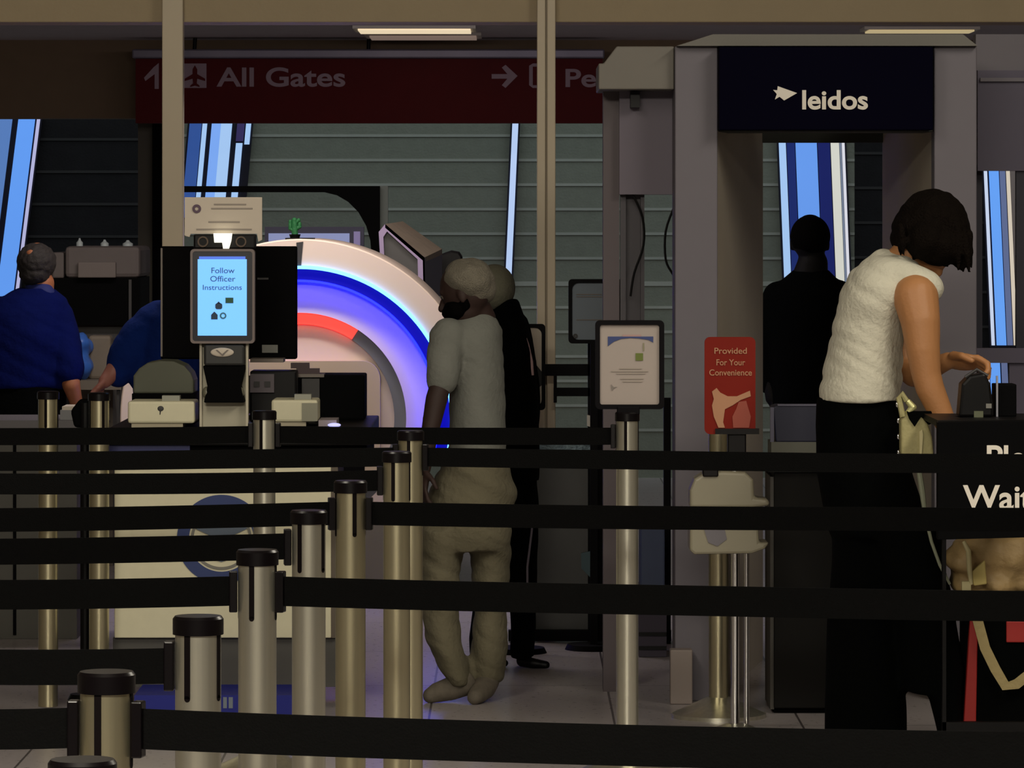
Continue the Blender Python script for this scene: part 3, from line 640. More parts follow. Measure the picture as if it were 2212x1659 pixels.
def belt(a, b, lab, sag=.004, w=.050):
    ax, ay = posts[a]; bx, by = posts[b]; z = ZB
    u = (Vector((bx, by, 0)) - Vector((ax, ay, 0))).normalized(); n = Vector((-u.y, u.x, 0))
    p0 = Vector((ax, ay, 0)) + u * .034; p1 = Vector((bx, by, 0)) - u * .034
    t = thing('retractable_belt', lab, 'barrier belt', (p0.x, p0.y, z), 'black barrier belts')
    B = MB(); N = 14; rows = []
    for i in range(N + 1):
        s = i / N; p = p0.lerp(p1, s); zz = z - sag * 4 * s * (1 - s) + noise.noise(Vector((p.x * 1.5, p.y, 3))) * .002
        tw = noise.noise(Vector((p.x * 1.1, p.y, 9))) * .004
        rows.append([B.bm.verts.new(Vector((p.x, p.y, zz)) + n * (sg * .0012 + (tw if q > 0 else -tw)) + Vector((0, 0, q * w / 2))) for sg, q in ((1, 1), (1, -1), (-1, -1), (-1, 1))])
    for r0, r1 in zip(rows, rows[1:]):
        for k in range(4): B.bm.faces.new([r0[k], r0[(k + 1) % 4], r1[(k + 1) % 4], r1[k]])
    B.bm.faces.new(rows[0]); B.bm.faces.new(rows[-1][::-1]); bmesh.ops.recalc_face_normals(B.bm, faces=B.bm.faces)
    B.build('strap', M_belt, t)
    ang = math.atan2(u.y, u.x)
    for q, s in ((p0, 1), (p1, -1)):
        M = Matrix.Translation((q.x, q.y, z)) @ Matrix.Rotation(ang, 4, 'Z')
        B = MB(); B.box(0 if s > 0 else -.014, .014 if s > 0 else 0, -.011, .011, -.036, .034, M); B.build('end_clip', M_cap, t, bevel=.002)
belt('l1', 'A', 'lowest and nearest black belt, running left from the nearest barrier post')
belt('A', 'r1', 'lowest wide black belt crossing the whole bottom of the view to the right', .006)
belt('l2', 'B', 'black belt ending at the second post from lower left')
belt('l3', 'C', 'black belt crossing the lower part of the podium to the third post')
belt('C', 'r3', 'black belt running right from the third post across the knees of the grey-shirted man', .004)
belt('l4', 'D', 'black belt ending at the fourth post, across the lower half of the round seal')
belt('l5', 'E', 'black belt ending left at the fifth post, across the upper half of the round seal')
belt('E', 'r5', 'black belt running right from the fifth post across the thighs of the grey-shirted man', .004)
belt('l6', 'F', 'black belt ending at the sixth post, just under the top edge of the cream panel')
belt('l7', 'F2', 'black belt along the podium apron ending at the farthest row post')
belt('F2', 'r7', 'black belt running right from the farthest row post across the men\'s hips', .003)
belt('l8', 'H', 'topmost black belt left of the kiosk')
belt('H', 'G', 'topmost black belt between the kiosk and the framed notice', .003)

# dark pole at left
d = 14.85
t = thing('black_pole_stand', 'slim black pole stand left of the cream podium', 'pole', (P(184, 0, d).x, d, 0))
p = P(184, 870, d); MB().cyl((p.x, d, .02), (p.x, d, p.z), .017).build('pole', M_blackp, t, smooth=True)
B = MB(); B.cyl((p.x, d, 0), (p.x, d, .02), .06, .05, 32); B.build('base', M_blackp, t, smooth=True)
B = MB(); B.prism([(152, 888), (172, 862), (205, 862), (236, 910), (234, 924), (160, 924)], d, .04); B.build('head', M_blackm, t, bevel=.01)
# framed notice on post G
d = posts['G'][1]
t = thing('framed_notice', 'white notice with blue arc heading in black rounded frame on the barrier post', 'sign', P(1360, 893, d))
frame(MB(), rr(1286, 692, 1435, 884, 10, 4), rr(1296, 702, 1424, 874, 5, 4), d - .012, .024).build('frame', M_frm, t)
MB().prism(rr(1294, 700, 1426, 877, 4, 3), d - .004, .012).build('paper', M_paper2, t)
dd = d - .0065
B = MB(); B.prism([(1313, 727), (1411, 727), (1411, 740), (1400, 734), (1380, 731), (1362, 730), (1342, 732), (1326, 738), (1313, 748)], dd, .003); B.build('blue_heading', M_blueink, t)
MB().pbox(1345, 723, 1385, 727, dd, .003).build('heading_line', mat('rose_print', (160, 130, 124), .7), t)
MB().pbox(1373, 763, 1389, 779, dd, .003).build('green_square', M_greenink, t); MB().pbox(1389, 741, 1391.5, 758, dd, .003).build('tick_mark', mat('olive_print', (128, 124, 96), .7), t)
for y, x0, x1 in ((795, 1338, 1386), (801, 1320, 1400), (806, 1332, 1394), (817, 1340, 1390), (823, 1345, 1388)): MB().pbox(x0, y, x1, y + 2.2, dd, .003).build('print_line', mat('faint_print', (150, 140, 130), .7), t)
MB().prism([(1320, 830), (1326, 836), (1333, 836), (1326, 839), (1322, 845)], dd, .003).build('bird_mark', M_ink, t)
MB().pbox(1333, 878, 1382, 896, d - .02, .04).build('clamp', M_frm, t, bevel=.003)

# other framed notices behind
def stand_sign(x0, y0, x1, y1, d, lab, paper, mx):
    t = thing('sign_stand', lab, 'sign', (P(mx, 0, d).x, d, 0), 'black framed sign stands')
    frame(MB(), rr(x0, y0, x1, y1, 8, 4), rr(x0 + 8, y0 + 8, x1 - 8, y1 - 8, 14, 4), d, .03).build('frame', M_frm, t)
    MB().pbox(x0 + 4, y0 + 4, x1 - 4, y1 - 4, d + .012, .01).build('notice', paper, t)
    MB().pbox(mx - 8, y1, mx + 8, fl(d) - 6, d, .03).build('post', M_frm, t)
    q = P(mx, 0, d); MB().cyl((q.x, d + .015, 0), (q.x, d + .015, .02), .11, .10, 32).build('base', M_frm, t, smooth=True)
    return t
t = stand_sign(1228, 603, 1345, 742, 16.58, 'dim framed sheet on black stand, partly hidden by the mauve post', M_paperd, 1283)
B = MB(); kk = P(1243, 726, 16.58); B.ring((kk.x, kk.z), .002, .009, 16.586, 16.59, seg=20); B.build('seal', M_greyd, t)
for y in (635, 640, 690): MB().pbox(1245, y, 1300, y + 2, 16.588, .004).build('print_line', M_ink, t)
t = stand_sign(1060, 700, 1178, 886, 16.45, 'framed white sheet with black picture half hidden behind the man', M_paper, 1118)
MB().prism([(1120, 760), (1160, 790), (1172, 805), (1172, 830), (1150, 850), (1120, 830)], 16.454, .005).build('black_print', M_blackp, t)
# black gate between notices
d = 16.9
t = thing('swing_gate', 'black metal swing gate with smoked panel beyond the framed notice', 'gate', (P(1245, 0, d).x, d, 0))
fy = fl(d) - .5
MB().pbox(1178, 787, 1290, 812, d, .04).build('top_rail', M_frm, t)
B = MB(); B.pbox(1196, 838, 1290, 856, d, .04); B.build('mid_rail', M_frm, t)
MB().pbox(1270, 742, 1300, fy, d, .05).build('post', M_frm, t); MB().pbox(1196, 812, 1203, 870, d, .03).build('strut', M_frm, t)
MB().pbox(1290, 885, 1316, fl(d - .1) - .5, d - .1, .05).build('post', M_frm, t)
MB().pbox(1434, 860, 1449, fl(d - .1) - .5, d - .1, .05).build('post', M_frm, t)
MB().pbox(1098, 1362, 1450, fy, d - .04, .05).build('bottom_rail', M_frm, t)
MB().pbox(1120, 1012, 1272, 1362, d + .01, .02).build('smoked_panel', mat('smoked_panel', (52, 52, 50), .35, var=.3, scale=6), t)
MB().pbox(1120, 955, 1290, 981, d - .01, .04).build('crumpled_edge', mat('foil_blue_grey', (110, 130, 140), .4, .3, var=.7, scale=40, bump=.8, bscale=50), t)
MB().prism([(1255, 1195), (1288, 1188), (1288, 1230), (1276, 1248), (1256, 1228)], d - .002, .008).build('teal_label', mat('teal_label', (76, 104, 112), .5), t)
MB().prism([(1268, 896), (1280, 900), (1292, 920), (1288, 926), (1268, 920)], d - .05, .04).build('latch', M_white, t)
d = 16.3
t = thing('recycling_bin', 'slate blue bin behind the post with the framed notice', 'bin', (P(1410, 0, d).x, d, 0))
MB().pbox(1384, 1120, 1436, 1270, d, .25).build('upper_body', mat('slate_blue', (64, 76, 108), .5, var=.25, scale=5), t, bevel=.004)
MB().pbox(1380, 1270, 1440, fl(d) - .5, d - .01, .28).build('lower_body', mat('slate_mauve', (58, 50, 66), .6, var=.2), t)
for y in (1366, 1396): MB().pbox(1380, y, 1440, y + 8, d - .016, .01).build('band', M_blackp, t)

# ------------------------------------------------------------ hand sanitiser station
d = 13.75; fy = fl(d)
t = thing('sanitizer_stand', 'hand sanitiser stand with white dispenser, chrome pole and tilted disc base', 'dispenser', (P(1588, 0, d).x, d, 0))
q = P(1588, 0, d)
MB().cyl((q.x, d, .02), (q.x, d, P(0, 990, d).z), .014, seg=24).build('pole', M_chrome, t, smooth=True)
q2 = P(1612, 0, d + .1); MB().cyl((q2.x, d + .08, .02), (q2.x, d + .08, P(0, 1180, d).z), .009, seg=16).build('rear_pole', M_chrome, t, smooth=True)
B = MB(); B.cyl((q.x, d, 0), (q.x, d, .014), .12, seg=56); B.cyl((q.x, d, .014), (q.x, d, .045), .115, .03, seg=56); B.build('base', M_steelc, t, smooth=True)
B = MB(); B.prism([(1490, 1060), (1500, 1035), (1520, 1022), (1560, 1018), (1610, 1020), (1628, 1036), (1630, 1075), (1660, 1078), (1664, 1092), (1625, 1098), (1490, 1098)], d - .08, .12); B.build('dispenser_head', mat('dispenser_white', (140, 134, 114), .4, var=.06), t, bevel=.012, seg=3)
B = MB(); B.prism([(1490, 1098), (1636, 1098), (1640, 1172), (1662, 1172), (1652, 1186), (1624, 1196), (1500, 1198), (1490, 1190)], d - .1, .16); B.build('drip_tray', mat('dispenser_white', (140, 134, 114), .4), t, bevel=.008)
B = MB(); B.prism([(1520, 1140), (1545, 1130), (1565, 1140), (1570, 1165), (1550, 1180), (1530, 1172)], d - .104, .004); B.build('print_mark', mat('mauve_print', (110, 106, 112), .6), t)
MB().pbox(1518, 1008, 1552, 1030, d - .09, .05).build('nozzle_hood', M_cap, t, bevel=.004)
MB().pbox(1572, 935, 1612, 992, d - .02, .03).build('sign_bracket', M_cap, t, bevel=.004)
sg = MB().prism(rr(1522, 728, 1632, 938, 12, 5), d - .03, .012).build('red_sign', M_redsign, t)
MB().pbox(1545, 926, 1640, 938, d - .04, .03).build('sign_foot', M_cap, t)
for s_, y, w in (('Provided', 764, 70), ('For Your', 789, 62), ('Convenience', 811, 92)):
    text(s_, 1578, y, 13, d - .031, M_peach, sg, wpx=w, bold=.008)
B = MB(); B.prism([(1538, 846), (1548, 838), (1556, 848), (1572, 856), (1592, 856), (1620, 844), (1622, 856), (1600, 864), (1582, 876), (1566, 884), (1562, 912), (1566, 924), (1552, 924), (1542, 900), (1538, 876), (1542, 862)], d - .034, .004); B.build('hand_symbol', M_peach, sg)
B = MB(); B.prism([(1596, 868), (1612, 866), (1616, 880), (1622, 900), (1618, 924), (1584, 924), (1582, 900), (1590, 884)], d - .034, .004); B.build('bottle_symbol', mat('print_salmon', (150, 66, 48), .6), sg)

# dark counter in front of the portal
d = 14.42
t = thing('dark_counter', 'dark brown check-in counter left of the woman', 'counter', (P(1735, 0, d).x, d, 0))
fyc = fl(d)
MB().pbox(1672, 1018, 1850, fyc - 12, d, .5).build('body', M_brown, t, bevel=.003)
MB().pbox(1660, 1008, 1860, 1020, d - .02, .54).build('worktop', M_blackp, t)
MB().pbox(1672, fyc - 12, 1850, fyc - .5, d + .03, .44).build('plinth', M_blackm, t)
MB().pbox(1664, 1030, 1672, fyc - 10, d + .02, .3).build('side_strip', mat('side_strip_grey', (70, 66, 60), .5), t)
z1018 = P(0, 1008, d - .02).z
t = thing('grey_tray', 'dim pale tray beside the navy bin on the dark counter', 'tray', (P(1718, 0, d).x, d + .1, z1018))
MB().box(P(1668, 0, d).x, P(1766, 0, d).x, d + .05, d + .25, z1018, P(0, 955, d + .05).z).build('tray_body', mat('tray_dim', (90, 90, 80), .6), t)
t = thing('plastic_bin', 'dark navy plastic bin on the tray behind the woman', 'bin', P(1718, 955, d + .07))
B = MB(); B.prism([(1669, 880), (1680, 876), (1772, 876), (1782, 955), (1676, 955)], d + .07, .16); B.build('tub', mat('navy_tub', (14, 16, 44), .5), t, bevel=.004)
MB().pbox(1664, 880, 1672, 955, d + .06, .02).build('rim', mat('rim_lilac', (88, 86, 104), .5), t); MB().pbox(1680, 873, 1766, 877, d + .066, .02).build('lip', mat('rim_lilac', (88, 86, 104), .5), t)

# ------------------------------------------------------------ please wait lectern, card terminal, suitcase, bag
d = 12.6
t = thing('wait_sign_desk', 'black standing desk front lettered Please Wait at the right edge', 'desk', (P(2160, 0, d).x, d, 0))
B = MB(); B.prism([(2026, 912), (2330, 906), (2330, 1158), (2026, 1166)], d, .05); B.build('sign_board', M_blackm, t, bevel=.002)
MB().pbox(2026, 908, 2330, 922, d + .05, .45).build('desk_top', M_blackp, t)
for x in (2036, 2310): MB().pbox(x, 920, x + 8, fl(d + .44) - .5, d + .44, .03).build('leg', M_blackp, t)
B = MB(); B.pbox(2300, 1100, 2308, fl(d) - .5, d + .01, .03); B.build('leg', M_blackp, t)
MB().pbox(2036, 1560, 2318, 1580, d + .44, .03).build('crossbar', M_blackp, t)
text('Please', 2128, 1013, 51, d - .0005, M_lett, t, align='LEFT', bold=.02)
text('Wait', 2082, 1099, 51, d - .0005, M_lett, t, align='LEFT', bold=.02)
zt = P(0, 908, d + .05).z; yb = lambda dd: HY + (H - zt) * F / dd
d = 12.85
t = thing('card_terminal', 'black card terminal on the desk by the woman\'s hands', 'terminal', (P(2100, 0, d).x, d, zt))
B = MB(); B.prism([(2072, yb(d)), (2078, 830), (2095, 812), (2128, 806), (2140, 830), (2146, 880), (2146, yb(d))], d, .1); o = B.build('body', M_blackp, t, bevel=.008)
B = MB(); B.tube([P(2085, 815, d + .02), P(2110, 798, d + .02), P(2134, 812, d + .02)], .005, 8); B.build('cable', M_greyd, t, smooth=True)
MB().pbox(2104, 888, 2124, 902, d - .004, .006).build('slot_light', mat('slot_olive', (90, 94, 70), .5), t); MB().pbox(2130, 872, 2142, 882, d - .004, .006).build('chip_slot', mat('slot_grey', (120, 118, 112), .5), t)
for v in (t,):
    pass
t = thing('black_box', 'plain black upright box on the desk at the right edge', 'box', (P(2172, 0, d).x, d + .05, zt))
MB().pbox(2150, 830, 2196, yb(d + .05), d + .05, .1).build('case', M_blackm, t, bevel=.003)
MB().pbox(2152, 812, 2156, 900, d + .03, .01).build('stylus', mat('stylus_grey', (150, 150, 160), .4), t)
# suitcase
d = 13.2; fz = fl(d)
t = thing('suitcase', 'black suitcase with bright red edge piping right of the woman', 'suitcase', (P(2170, 0, d).x, d, 0))
MB().pbox(2092, 1292, 2290, fz - 18, d, .28).build('shell', M_blk, t, bevel=.02, seg=3)
B = MB(); B.prism([(2096, 1330), (2113, 1330), (2108, 1592), (2080, 1592)], d - .008, .03); B.build('red_piping', M_luggred, t, bevel=.003)
MB().pbox(2174, 1342, 2290, 1388, d - .008, .012).build('red_panel', M_luggred, t, bevel=.003)
for x in (2105, 2275):
    q = P(x, 0, d + .05); MB().cyl((q.x - .012, d + .05, .022), (q.x + .012, d + .05, .022), .022, seg=20).build('wheel', M_blackp, t, smooth=True)
    MB().cyl((q.x - .012, d + .23, .022), (q.x + .012, d + .23, .022), .022, seg=20).build('wheel', M_blackp, t, smooth=True)
# tan bag on suitcase
t = thing('tan_bag', 'slouchy tan leather bag resting on the black suitcase', 'bag', P(2150, 1292, d))
s = d / F
B = MB()
for (x, y, rx, rz) in ((2090, 1210, 44, 52), (2130, 1215, 60, 68), (2185, 1215, 66, 70), (2245, 1220, 60, 66), (2090, 1255, 36, 34), (2150, 1250, 70, 40), (2230, 1255, 60, 36)):
    B.sph(P(x, y, d + .1), rx * s, .085, rz * s)
B.skin('body', M_tanlea, t, .008, 5, wob=.02, wsc=14, fold=.02)
B = MB(); B.tube([P(2082, 1170, d - .01), P(2092, 1190, d - .02), P(2094, 1230, d - .025), P(2098, 1262, d - .015)], [.006, .008, .008, .006], 10); B.build('zip_strap', mat('pale_strap', (196, 186, 140), .6), t, smooth=True)
B = MB(); B.prism([(2098, 1236), (2128, 1210), (2132, 1262), (2104, 1266)], d - .02, .02); B.build('pale_flap', mat('pale_flap', (190, 172, 104), .6), t, bevel=.004)
MB().pbox(2078, 1256, 2098, 1276, d - .02, .015).build('buckle', mat('pale_strap', (196, 186, 140), .6), t, bevel=.002)
B = MB()
pts = [(2110, 1290), (2112, 1340), (2128, 1400), (2150, 1445), (2172, 1482), (2196, 1478), (2225, 1455), (2255, 1400), (2262, 1320), (2250, 1270)]
prev = None
f4 = []
for i, (x, y) in enumerate(pts):
    p = P(x, y, d - .03); dx = P(pts[min(i + 1, 9)][0], pts[min(i + 1, 9)][1], d) - P(pts[max(i - 1, 0)][0], pts[max(i - 1, 0)][1], d); nn = Vector((-dx.z, 0, dx.x)).normalized() * (11 * s)
    f4.append([B.bm.verts.new(p + nn), B.bm.verts.new(p - nn), B.bm.verts.new(p - nn + Vector((0, .004, 0))), B.bm.verts.new(p + nn + Vector((0, .004, 0)))])
for a, c in zip(f4, f4[1:]):
    for k in range(4): B.bm.faces.new([a[k], a[(k + 1) % 4], c[(k + 1) % 4], c[k]])
B.bm.faces.new(f4[0]); B.bm.faces.new(f4[-1][::-1]); bmesh.ops.recalc_face_normals(B.bm, faces=B.bm.faces)
B.build('shoulder_strap', mat('khaki_strap', (150, 134, 90), .7, bump=.3), t)

# ------------------------------------------------------------ people
class Fig:
    def __init__(s, name, label, d, x):
        s.d = d; s.t = thing(name, label, 'person', (P(x, 0, d).x, d, 0)); s.k = d / F
    def p(s, x, y, dd=0): q = P(x, y, s.d); return Vector((q.x, s.d + dd, q.z))
    def L(s, B, pts): B.limb([s.p(*q[:3]) for q in pts], [q[3] * s.k for q in pts]); return B
    def T(s, B, secs): B.loft([(s.p(x, y, dd), rx * s.k, ry) for x, y, dd, rx, ry in secs]); return B
def hand(B, o, dr, nrm, sc=1.0, curl=35, thumb=1, spread=1.0):
    """palm + five fingers; dr: pointing direction, nrm: direction the palm faces"""
    dr = Vector(dr).normalized(); nrm = Vector(nrm); nrm = (nrm - dr * nrm.dot(dr)).normalized(); sd = dr.cross(nrm) * thumb
    o = Vector(o); M = Matrix((sd, nrm, dr)).transposed().to_4x4()
    B.sph(o + dr * .045 * sc, .040 * sc, .015 * sc, .052 * sc, rot=M)
    for i, (off, ln) in enumerate(((.028, .075), (.010, .084), (-.009, .078), (-.027, .062))):
        p = o + dr * .082 * sc + sd * off * sc; v = dr + sd * off * 3 * spread; v.normalize(); pts = [p]
        for j, f in enumerate((.45, .32, .23)):
            v = Matrix.Rotation(R(curl + i * 4) * (1 if j else .6), 3, sd * 1) @ v if thumb > 0 else Matrix.Rotation(-R(curl + i * 4) * (1 if j else .6), 3, sd) @ v
            if j == 0 and (v.dot(nrm) < 0): pass
            pts.append(pts[-1] + v * ln * f * sc)
        B.limb(pts, [.0092 * sc, .0086 * sc, .0078 * sc, .0066 * sc], 10)
    p = o + dr * .02 * sc + sd * .03 * sc; q = p + (dr * .6 + sd * .7 + nrm * .35).normalized() * .04 * sc; w = q + (dr * .9 + sd * .15 + nrm * .5).normalized() * .032 * sc
    B.limb([p, q, w], [.0125 * sc, .0105 * sc, .0085 * sc], 10)
def head(B, c, k, face, tilt=0, sc=1.0):
    """c centre of the skull, k metres per unit head (half height ~.115); face: horizontal facing direction"""
    f = Vector(face).normalized(); s = f.cross(Vector((0, 0, 1))).normalized(); u = s.cross(f).normalized()
    M = Matrix((s, f, u)).transposed().to_4x4(); h = .115 * sc
    B.sph(c + u * h * .15, .076 * sc, .095 * sc, .098 * sc, rot=M)                 # skull
    B.sph(c + f * .022 * sc - u * h * .38, .056 * sc, .066 * sc, .070 * sc, rot=M)  # jaw
    B.sph(c + f * .066 * sc - u * h * .86, .022 * sc, .018 * sc, .018 * sc, rot=M)  # chin
    B.limb([c + f * .088 * sc + u * h * .05, c + f * .108 * sc - u * h * .27], [.009 * sc, .014 * sc], 10)   # nose
    B.sph(c + f * .086 * sc - u * h * .5, .024 * sc, .010 * sc, .008 * sc, rot=M)   # lips
    B.sph(c + f * .080 * sc + u * h * .2, .052 * sc, .014 * sc, .010 * sc, rot=M)  # brow
    for q in (-1, 1): B.sph(c + s * q * .078 * sc - f * .004 * sc - u * h * .1, .008 * sc, .017 * sc, .030 * sc, rot=M)
    return f, s, u
def eyes(fig, c, face, sc=1.0):
    f = Vector(face).normalized(); s = f.cross(Vector((0, 0, 1))).normalized(); u = s.cross(f)
    for q in (-1, 1):
        MB().sph(c + f * .076 * sc + s * q * .031 * sc + u * .006, .011 * sc).build('eye', mat('eye_white', (96, 88, 82), .4), fig, smooth=True)
        MB().sph(c + f * .084 * sc + s * q * .031 * sc + u * .006, .005 * sc).build('iris', mat('iris_dark', (30, 20, 14), .2), fig, smooth=True)

# ---- woman in the white sleeveless top
g = Fig('person', 'woman with dark bob in sleeveless off-white top and black trousers bending over the desk', 13.3, 1900)
gk = g.k
B = MB()
fc = Vector((.75, .45, -.48)); hc = g.p(2022, 505, .06)
head(B, hc, 1, fc, sc=.98)
g.L(B, [(1935, 575, .05, 34), (1960, 552, .06, 34), (1995, 520, .06, 38)])
g.T(B, [(1868, 860, .06, 70, .10), (1876, 760, .06, 66, .10), (1885, 680, .05, 66, .11), (1905, 620, .05, 70, .11), (1925, 580, .04, 45, .08)])
g.L(B, [(1972, 640, -.09, 50), (1980, 690, -.12, 43), (1985, 750, -.13, 37), (1992, 805, -.13, 32), (2000, 835, -.13, 31), (2020, 880, -.13, 27), (2040, 925, -.13, 22), (2052, 952, -.12, 18)])
hand(B, g.p(2054, 950, -.12), (.45, .1, -.9), (.2, .9, .1), 1.0, 20, 1)
g.L(B, [(1945, 640, .22, 38), (1958, 720, .24, 34), (1972, 800, .20, 29), (1985, 812, .16, 29), (2020, 796, .08, 24), (2050, 780, .03, 19)])
hand(B, g.p(2044, 780, .03), (.93, -.15, -.05), (-.05, -.5, -.85), 1.18, 52, -1)
B.skin('body', M_skin1, g.t, .0058, 4)
B = MB()   # blouse
g.T(B, [(1858, 868, .04, 89, .150), (1862, 830, .04, 87, .150), (1868, 780, .05, 85, .148), (1874, 730, .05, 80, .146), (1880, 690, .05, 76, .146), (1896, 650, .04, 84, .150), (1908, 615, .04, 84, .146), (1918, 588, .04, 78, .13), (1925, 568, .04, 62, .11), (1926, 552, .05, 40, .075)])
g.L(B, [(1912, 574, .06, 34), (1960, 594, -.02, 34), (1994, 612, -.05, 32)])
g.L(B, [(1940, 602, -.03, 46), (1978, 618, -.055, 45), (1992, 622, -.06, 42)])
top = B.skin('sleeveless_top', M_shirtw, g.t, .0075, 7, wob=.007, wsc=6, fold=.013)
B = MB()   # trousers
g.T(B, [(1862, 885, .05, 82, .135), (1856, 840, .05, 76, .12)])
g.T(B, [(1850, 858, .05, 84, .135), (1858, 920, .05, 96, .15), (1868, 1010, .05, 104, .155), (1890, 1110, .05, 110, .15), (1905, 1160, .05, 112, .14)])
g.T(B, [(1870, 1120, .08, 70, .13), (1872, 1300, .10, 74, .125), (1874, 1450, .10, 84, .13), (1878, 1600, .10, 90, .14), (1878, 1630, .10, 90, .14)])
g.T(B, [(1950, 1120, -.02, 74, .13), (1990, 1300, -.03, 66, .12), (2035, 1450, -.03, 44, .115), (2052, 1600, -.03, 24, .11), (2052, 1630, -.03, 24, .11)])
g.T(B, [(1975, 1150, 0, 62, .13), (1992, 1350, .0, 52, .13), (2002, 1495, 0, 50, .12)])
tr = B.skin('trousers', M_blk, g.t, .011, 4, wob=.008, wsc=6)
for i in range(4): MB().sph(g.p(1933 + (0, 2, 2, 2)[i], 872 + i * 34, -.085 - .004 * i), .0055, .004, .0085).build('side_stud', M_chrome, tr, smooth=True)
for x, dd in ((1878, .06), (2052, -.05)):
    MB().box(g.p(x - 35, 0).x, g.p(x + 25, 0).x, g.d + dd - .06, g.d + dd + .12, 0, .05).build('shoe', M_blk, g.t, bevel=.015, seg=3)
# bob haircut
B = MB(); q = hc
for (x, y, dd, rx, ry, rz) in ((2018, 478, .06, 76, .115, 70), (1975, 492, .06, 46, .10, 44), (2052, 500, .05, 46, .11, 74), (2030, 530, .0, 60, .09, 44), (2000, 520, -.02, 46, .08, 44), (2075, 535, .06, 24, .08, 46), (1958, 515, .08, 30, .08, 34)):
    B.sph(g.p(x, y, dd), rx * gk, ry, rz * gk)
random.seed(3)
for i in range(42):
    u = i / 41; x0 = 1945 + u * 150 + random.uniform(-5, 5); y0 = 490 + random.uniform(-10, 10) + 15 * u; L_ = random.uniform(.7, 1.0)
    xe = x0 + random.uniform(-3, 6) + 4; ye = (552 + 34 * u) * (1) + random.uniform(-10, 6); dd = random.uniform(-.06, .1)
    B.limb([g.p(x0, y0, dd), g.p((x0 + xe) / 2, (y0 + ye) / 2, dd - .01), g.p(xe, ye, dd)], [.013, .011, .004], 8)
B.skin('hair', M_hair, g.t, .006, 3, wob=.006, wsc=28)
# crossbody bag she wears (a carried thing)
t = thing('crossbody_bag', 'small sage green crossbody bag hanging at the woman\'s hip', 'bag', g.p(1980, 985, -.1))
B = MB(); B.prism([(1947, 984), (1946, 910), (1952, 888), (1965, 892), (1990, 892), (2004, 912), (2014, 945), (2017, 984)], g.d - .20, .07); B.build('pouch', M_bagc, t, bevel=.008, seg=3)
MB().prism([(1958, 888), (2012, 888), (2020, 912), (2006, 918), (1990, 900), (1976, 922), (1964, 905)], g.d - .208, .01).build('flap', M_blk, t, bevel=.002)
MB().prism([(1986, 932), (1992, 928), (1994, 940), (1991, 982), (1987, 982)], g.d - .207, .01).build('zip_pull', mat('pale_strap', (196, 186, 140), .6), t)
B = MB(); B.tube([P(x, y, g.d - .2) for x, y in ((1950, 900), (1942, 860), (1948, 850), (1958, 866))], .009, 8); B.build('strap_loop', M_bagc, t, smooth=True)
B = MB(); B.limb([P(1962, 868, g.d - .2), P(1972, 880, g.d - .2), P(1962, 890, g.d - .2)], [.009, .011, .008]); B.build('metal_clasp', mat('pale_brass', (200, 196, 140), .3, .6), t, smooth=True)
B = MB(); B.tube([P(x, y, g.d - .19) for x, y in ((1980, 984), (1986, 1020), (1992, 1060), (1998, 1110), (2012, 1170), (2030, 1220), (2052, 1262))], [.004, .008, .009, .006, .005, .005, .004], 8); B.build('hanging_strap', mat('pale_cord', (120, 124, 104), .6), t, smooth=True)

# ---- man in grey tee
g = Fig('person', 'man in grey beanie, grey t-shirt and baggy khaki sweatpants looking down to the left', 14.8, 1010)
B = MB(); fc = Vector((-.93, .30, -.28)); hc = g.p(1008, 632, 0)
head(B, hc, 1, fc, sc=.94)
g.L(B, [(1030, 660, .02, 28), (1040, 690, .04, 32)])
g.T(B, [(1030, 980, .05, 52, .10), (1030, 850, .05, 55, .10), (1020, 740, .04, 58, .10), (1025, 700, .04, 45, .09)])
g.L(B, [(966, 728, -.06, 26), (958, 790, -.09, 24), (952, 830, -.10, 23), (944, 860, -.11, 24), (932, 920, -.13, 20), (922, 985, -.14, 16), (919, 1008, -.14, 14)])
hand(B, g.p(919, 1006, -.14), (-.05, -.1, -1), (.9, .3, 0), .95, 28, 1)
g.L(B, [(1054, 728, .15, 30), (1056, 840, .20, 25), (1040, 920, .14, 20)]); hand(B, g.p(1040, 920, .14), (-.5, -.3, -.7), (-.3, .8, 0), .95, 30, -1)
B.skin('body', M_skin2, g.t, .0062, 4)
B = MB()
g.T(B, [(1030, 985, .05, 64, .135), (1032, 930, .05, 62, .135), (1030, 860, .05, 60, .135), (1026, 790, .05, 62, .135), (1020, 740, .04, 66, .135), (1018, 712, .04, 66, .12), (1024, 692, .04, 52, .09), (1034, 676, .04, 30, .06)])
g.L(B, [(970, 726, -.05, 40), (962, 760, -.08, 38), (957, 800, -.09, 36), (955, 818, -.09, 35)]); g.L(B, [(1054, 726, .12, 34), (1056, 800, .16, 30)])
B.skin('tee_shirt', M_tee, g.t, .008, 6, wob=.006, wsc=7, fold=.006)
B = MB(); B.sph(g.p(1014, 603, .0), 56 * g.k, .105, 46 * g.k, rot=Matrix.Rotation(R(12), 4, 'Y')); B.sph(g.p(1032, 625, .02), 40 * g.k, .095, 36 * g.k)
B.skin('beanie', M_knit, g.t, .007, 4, wob=.006, wsc=24)
B = MB(); B.sph(g.p(974, 674, .005), 20 * g.k, .048, 20 * g.k); B.sph(g.p(986, 668, .0), 26 * g.k, .068, 26 * g.k); B.sph(g.p(1006, 652, .0), 16 * g.k, .078, 26 * g.k); B.skin('beard', M_hair2, g.t, .006, 3, wob=.004, wsc=40)
eyes(g.t, hc, fc, .94)
B = MB()
g.T(B, [(1028, 975, .05, 66, .14), (1026, 1012, .05, 78, .14), (1016, 1080, .05, 96, .15), (1008, 1150, .05, 98, .15), (1008, 1190, .05, 90, .14)])
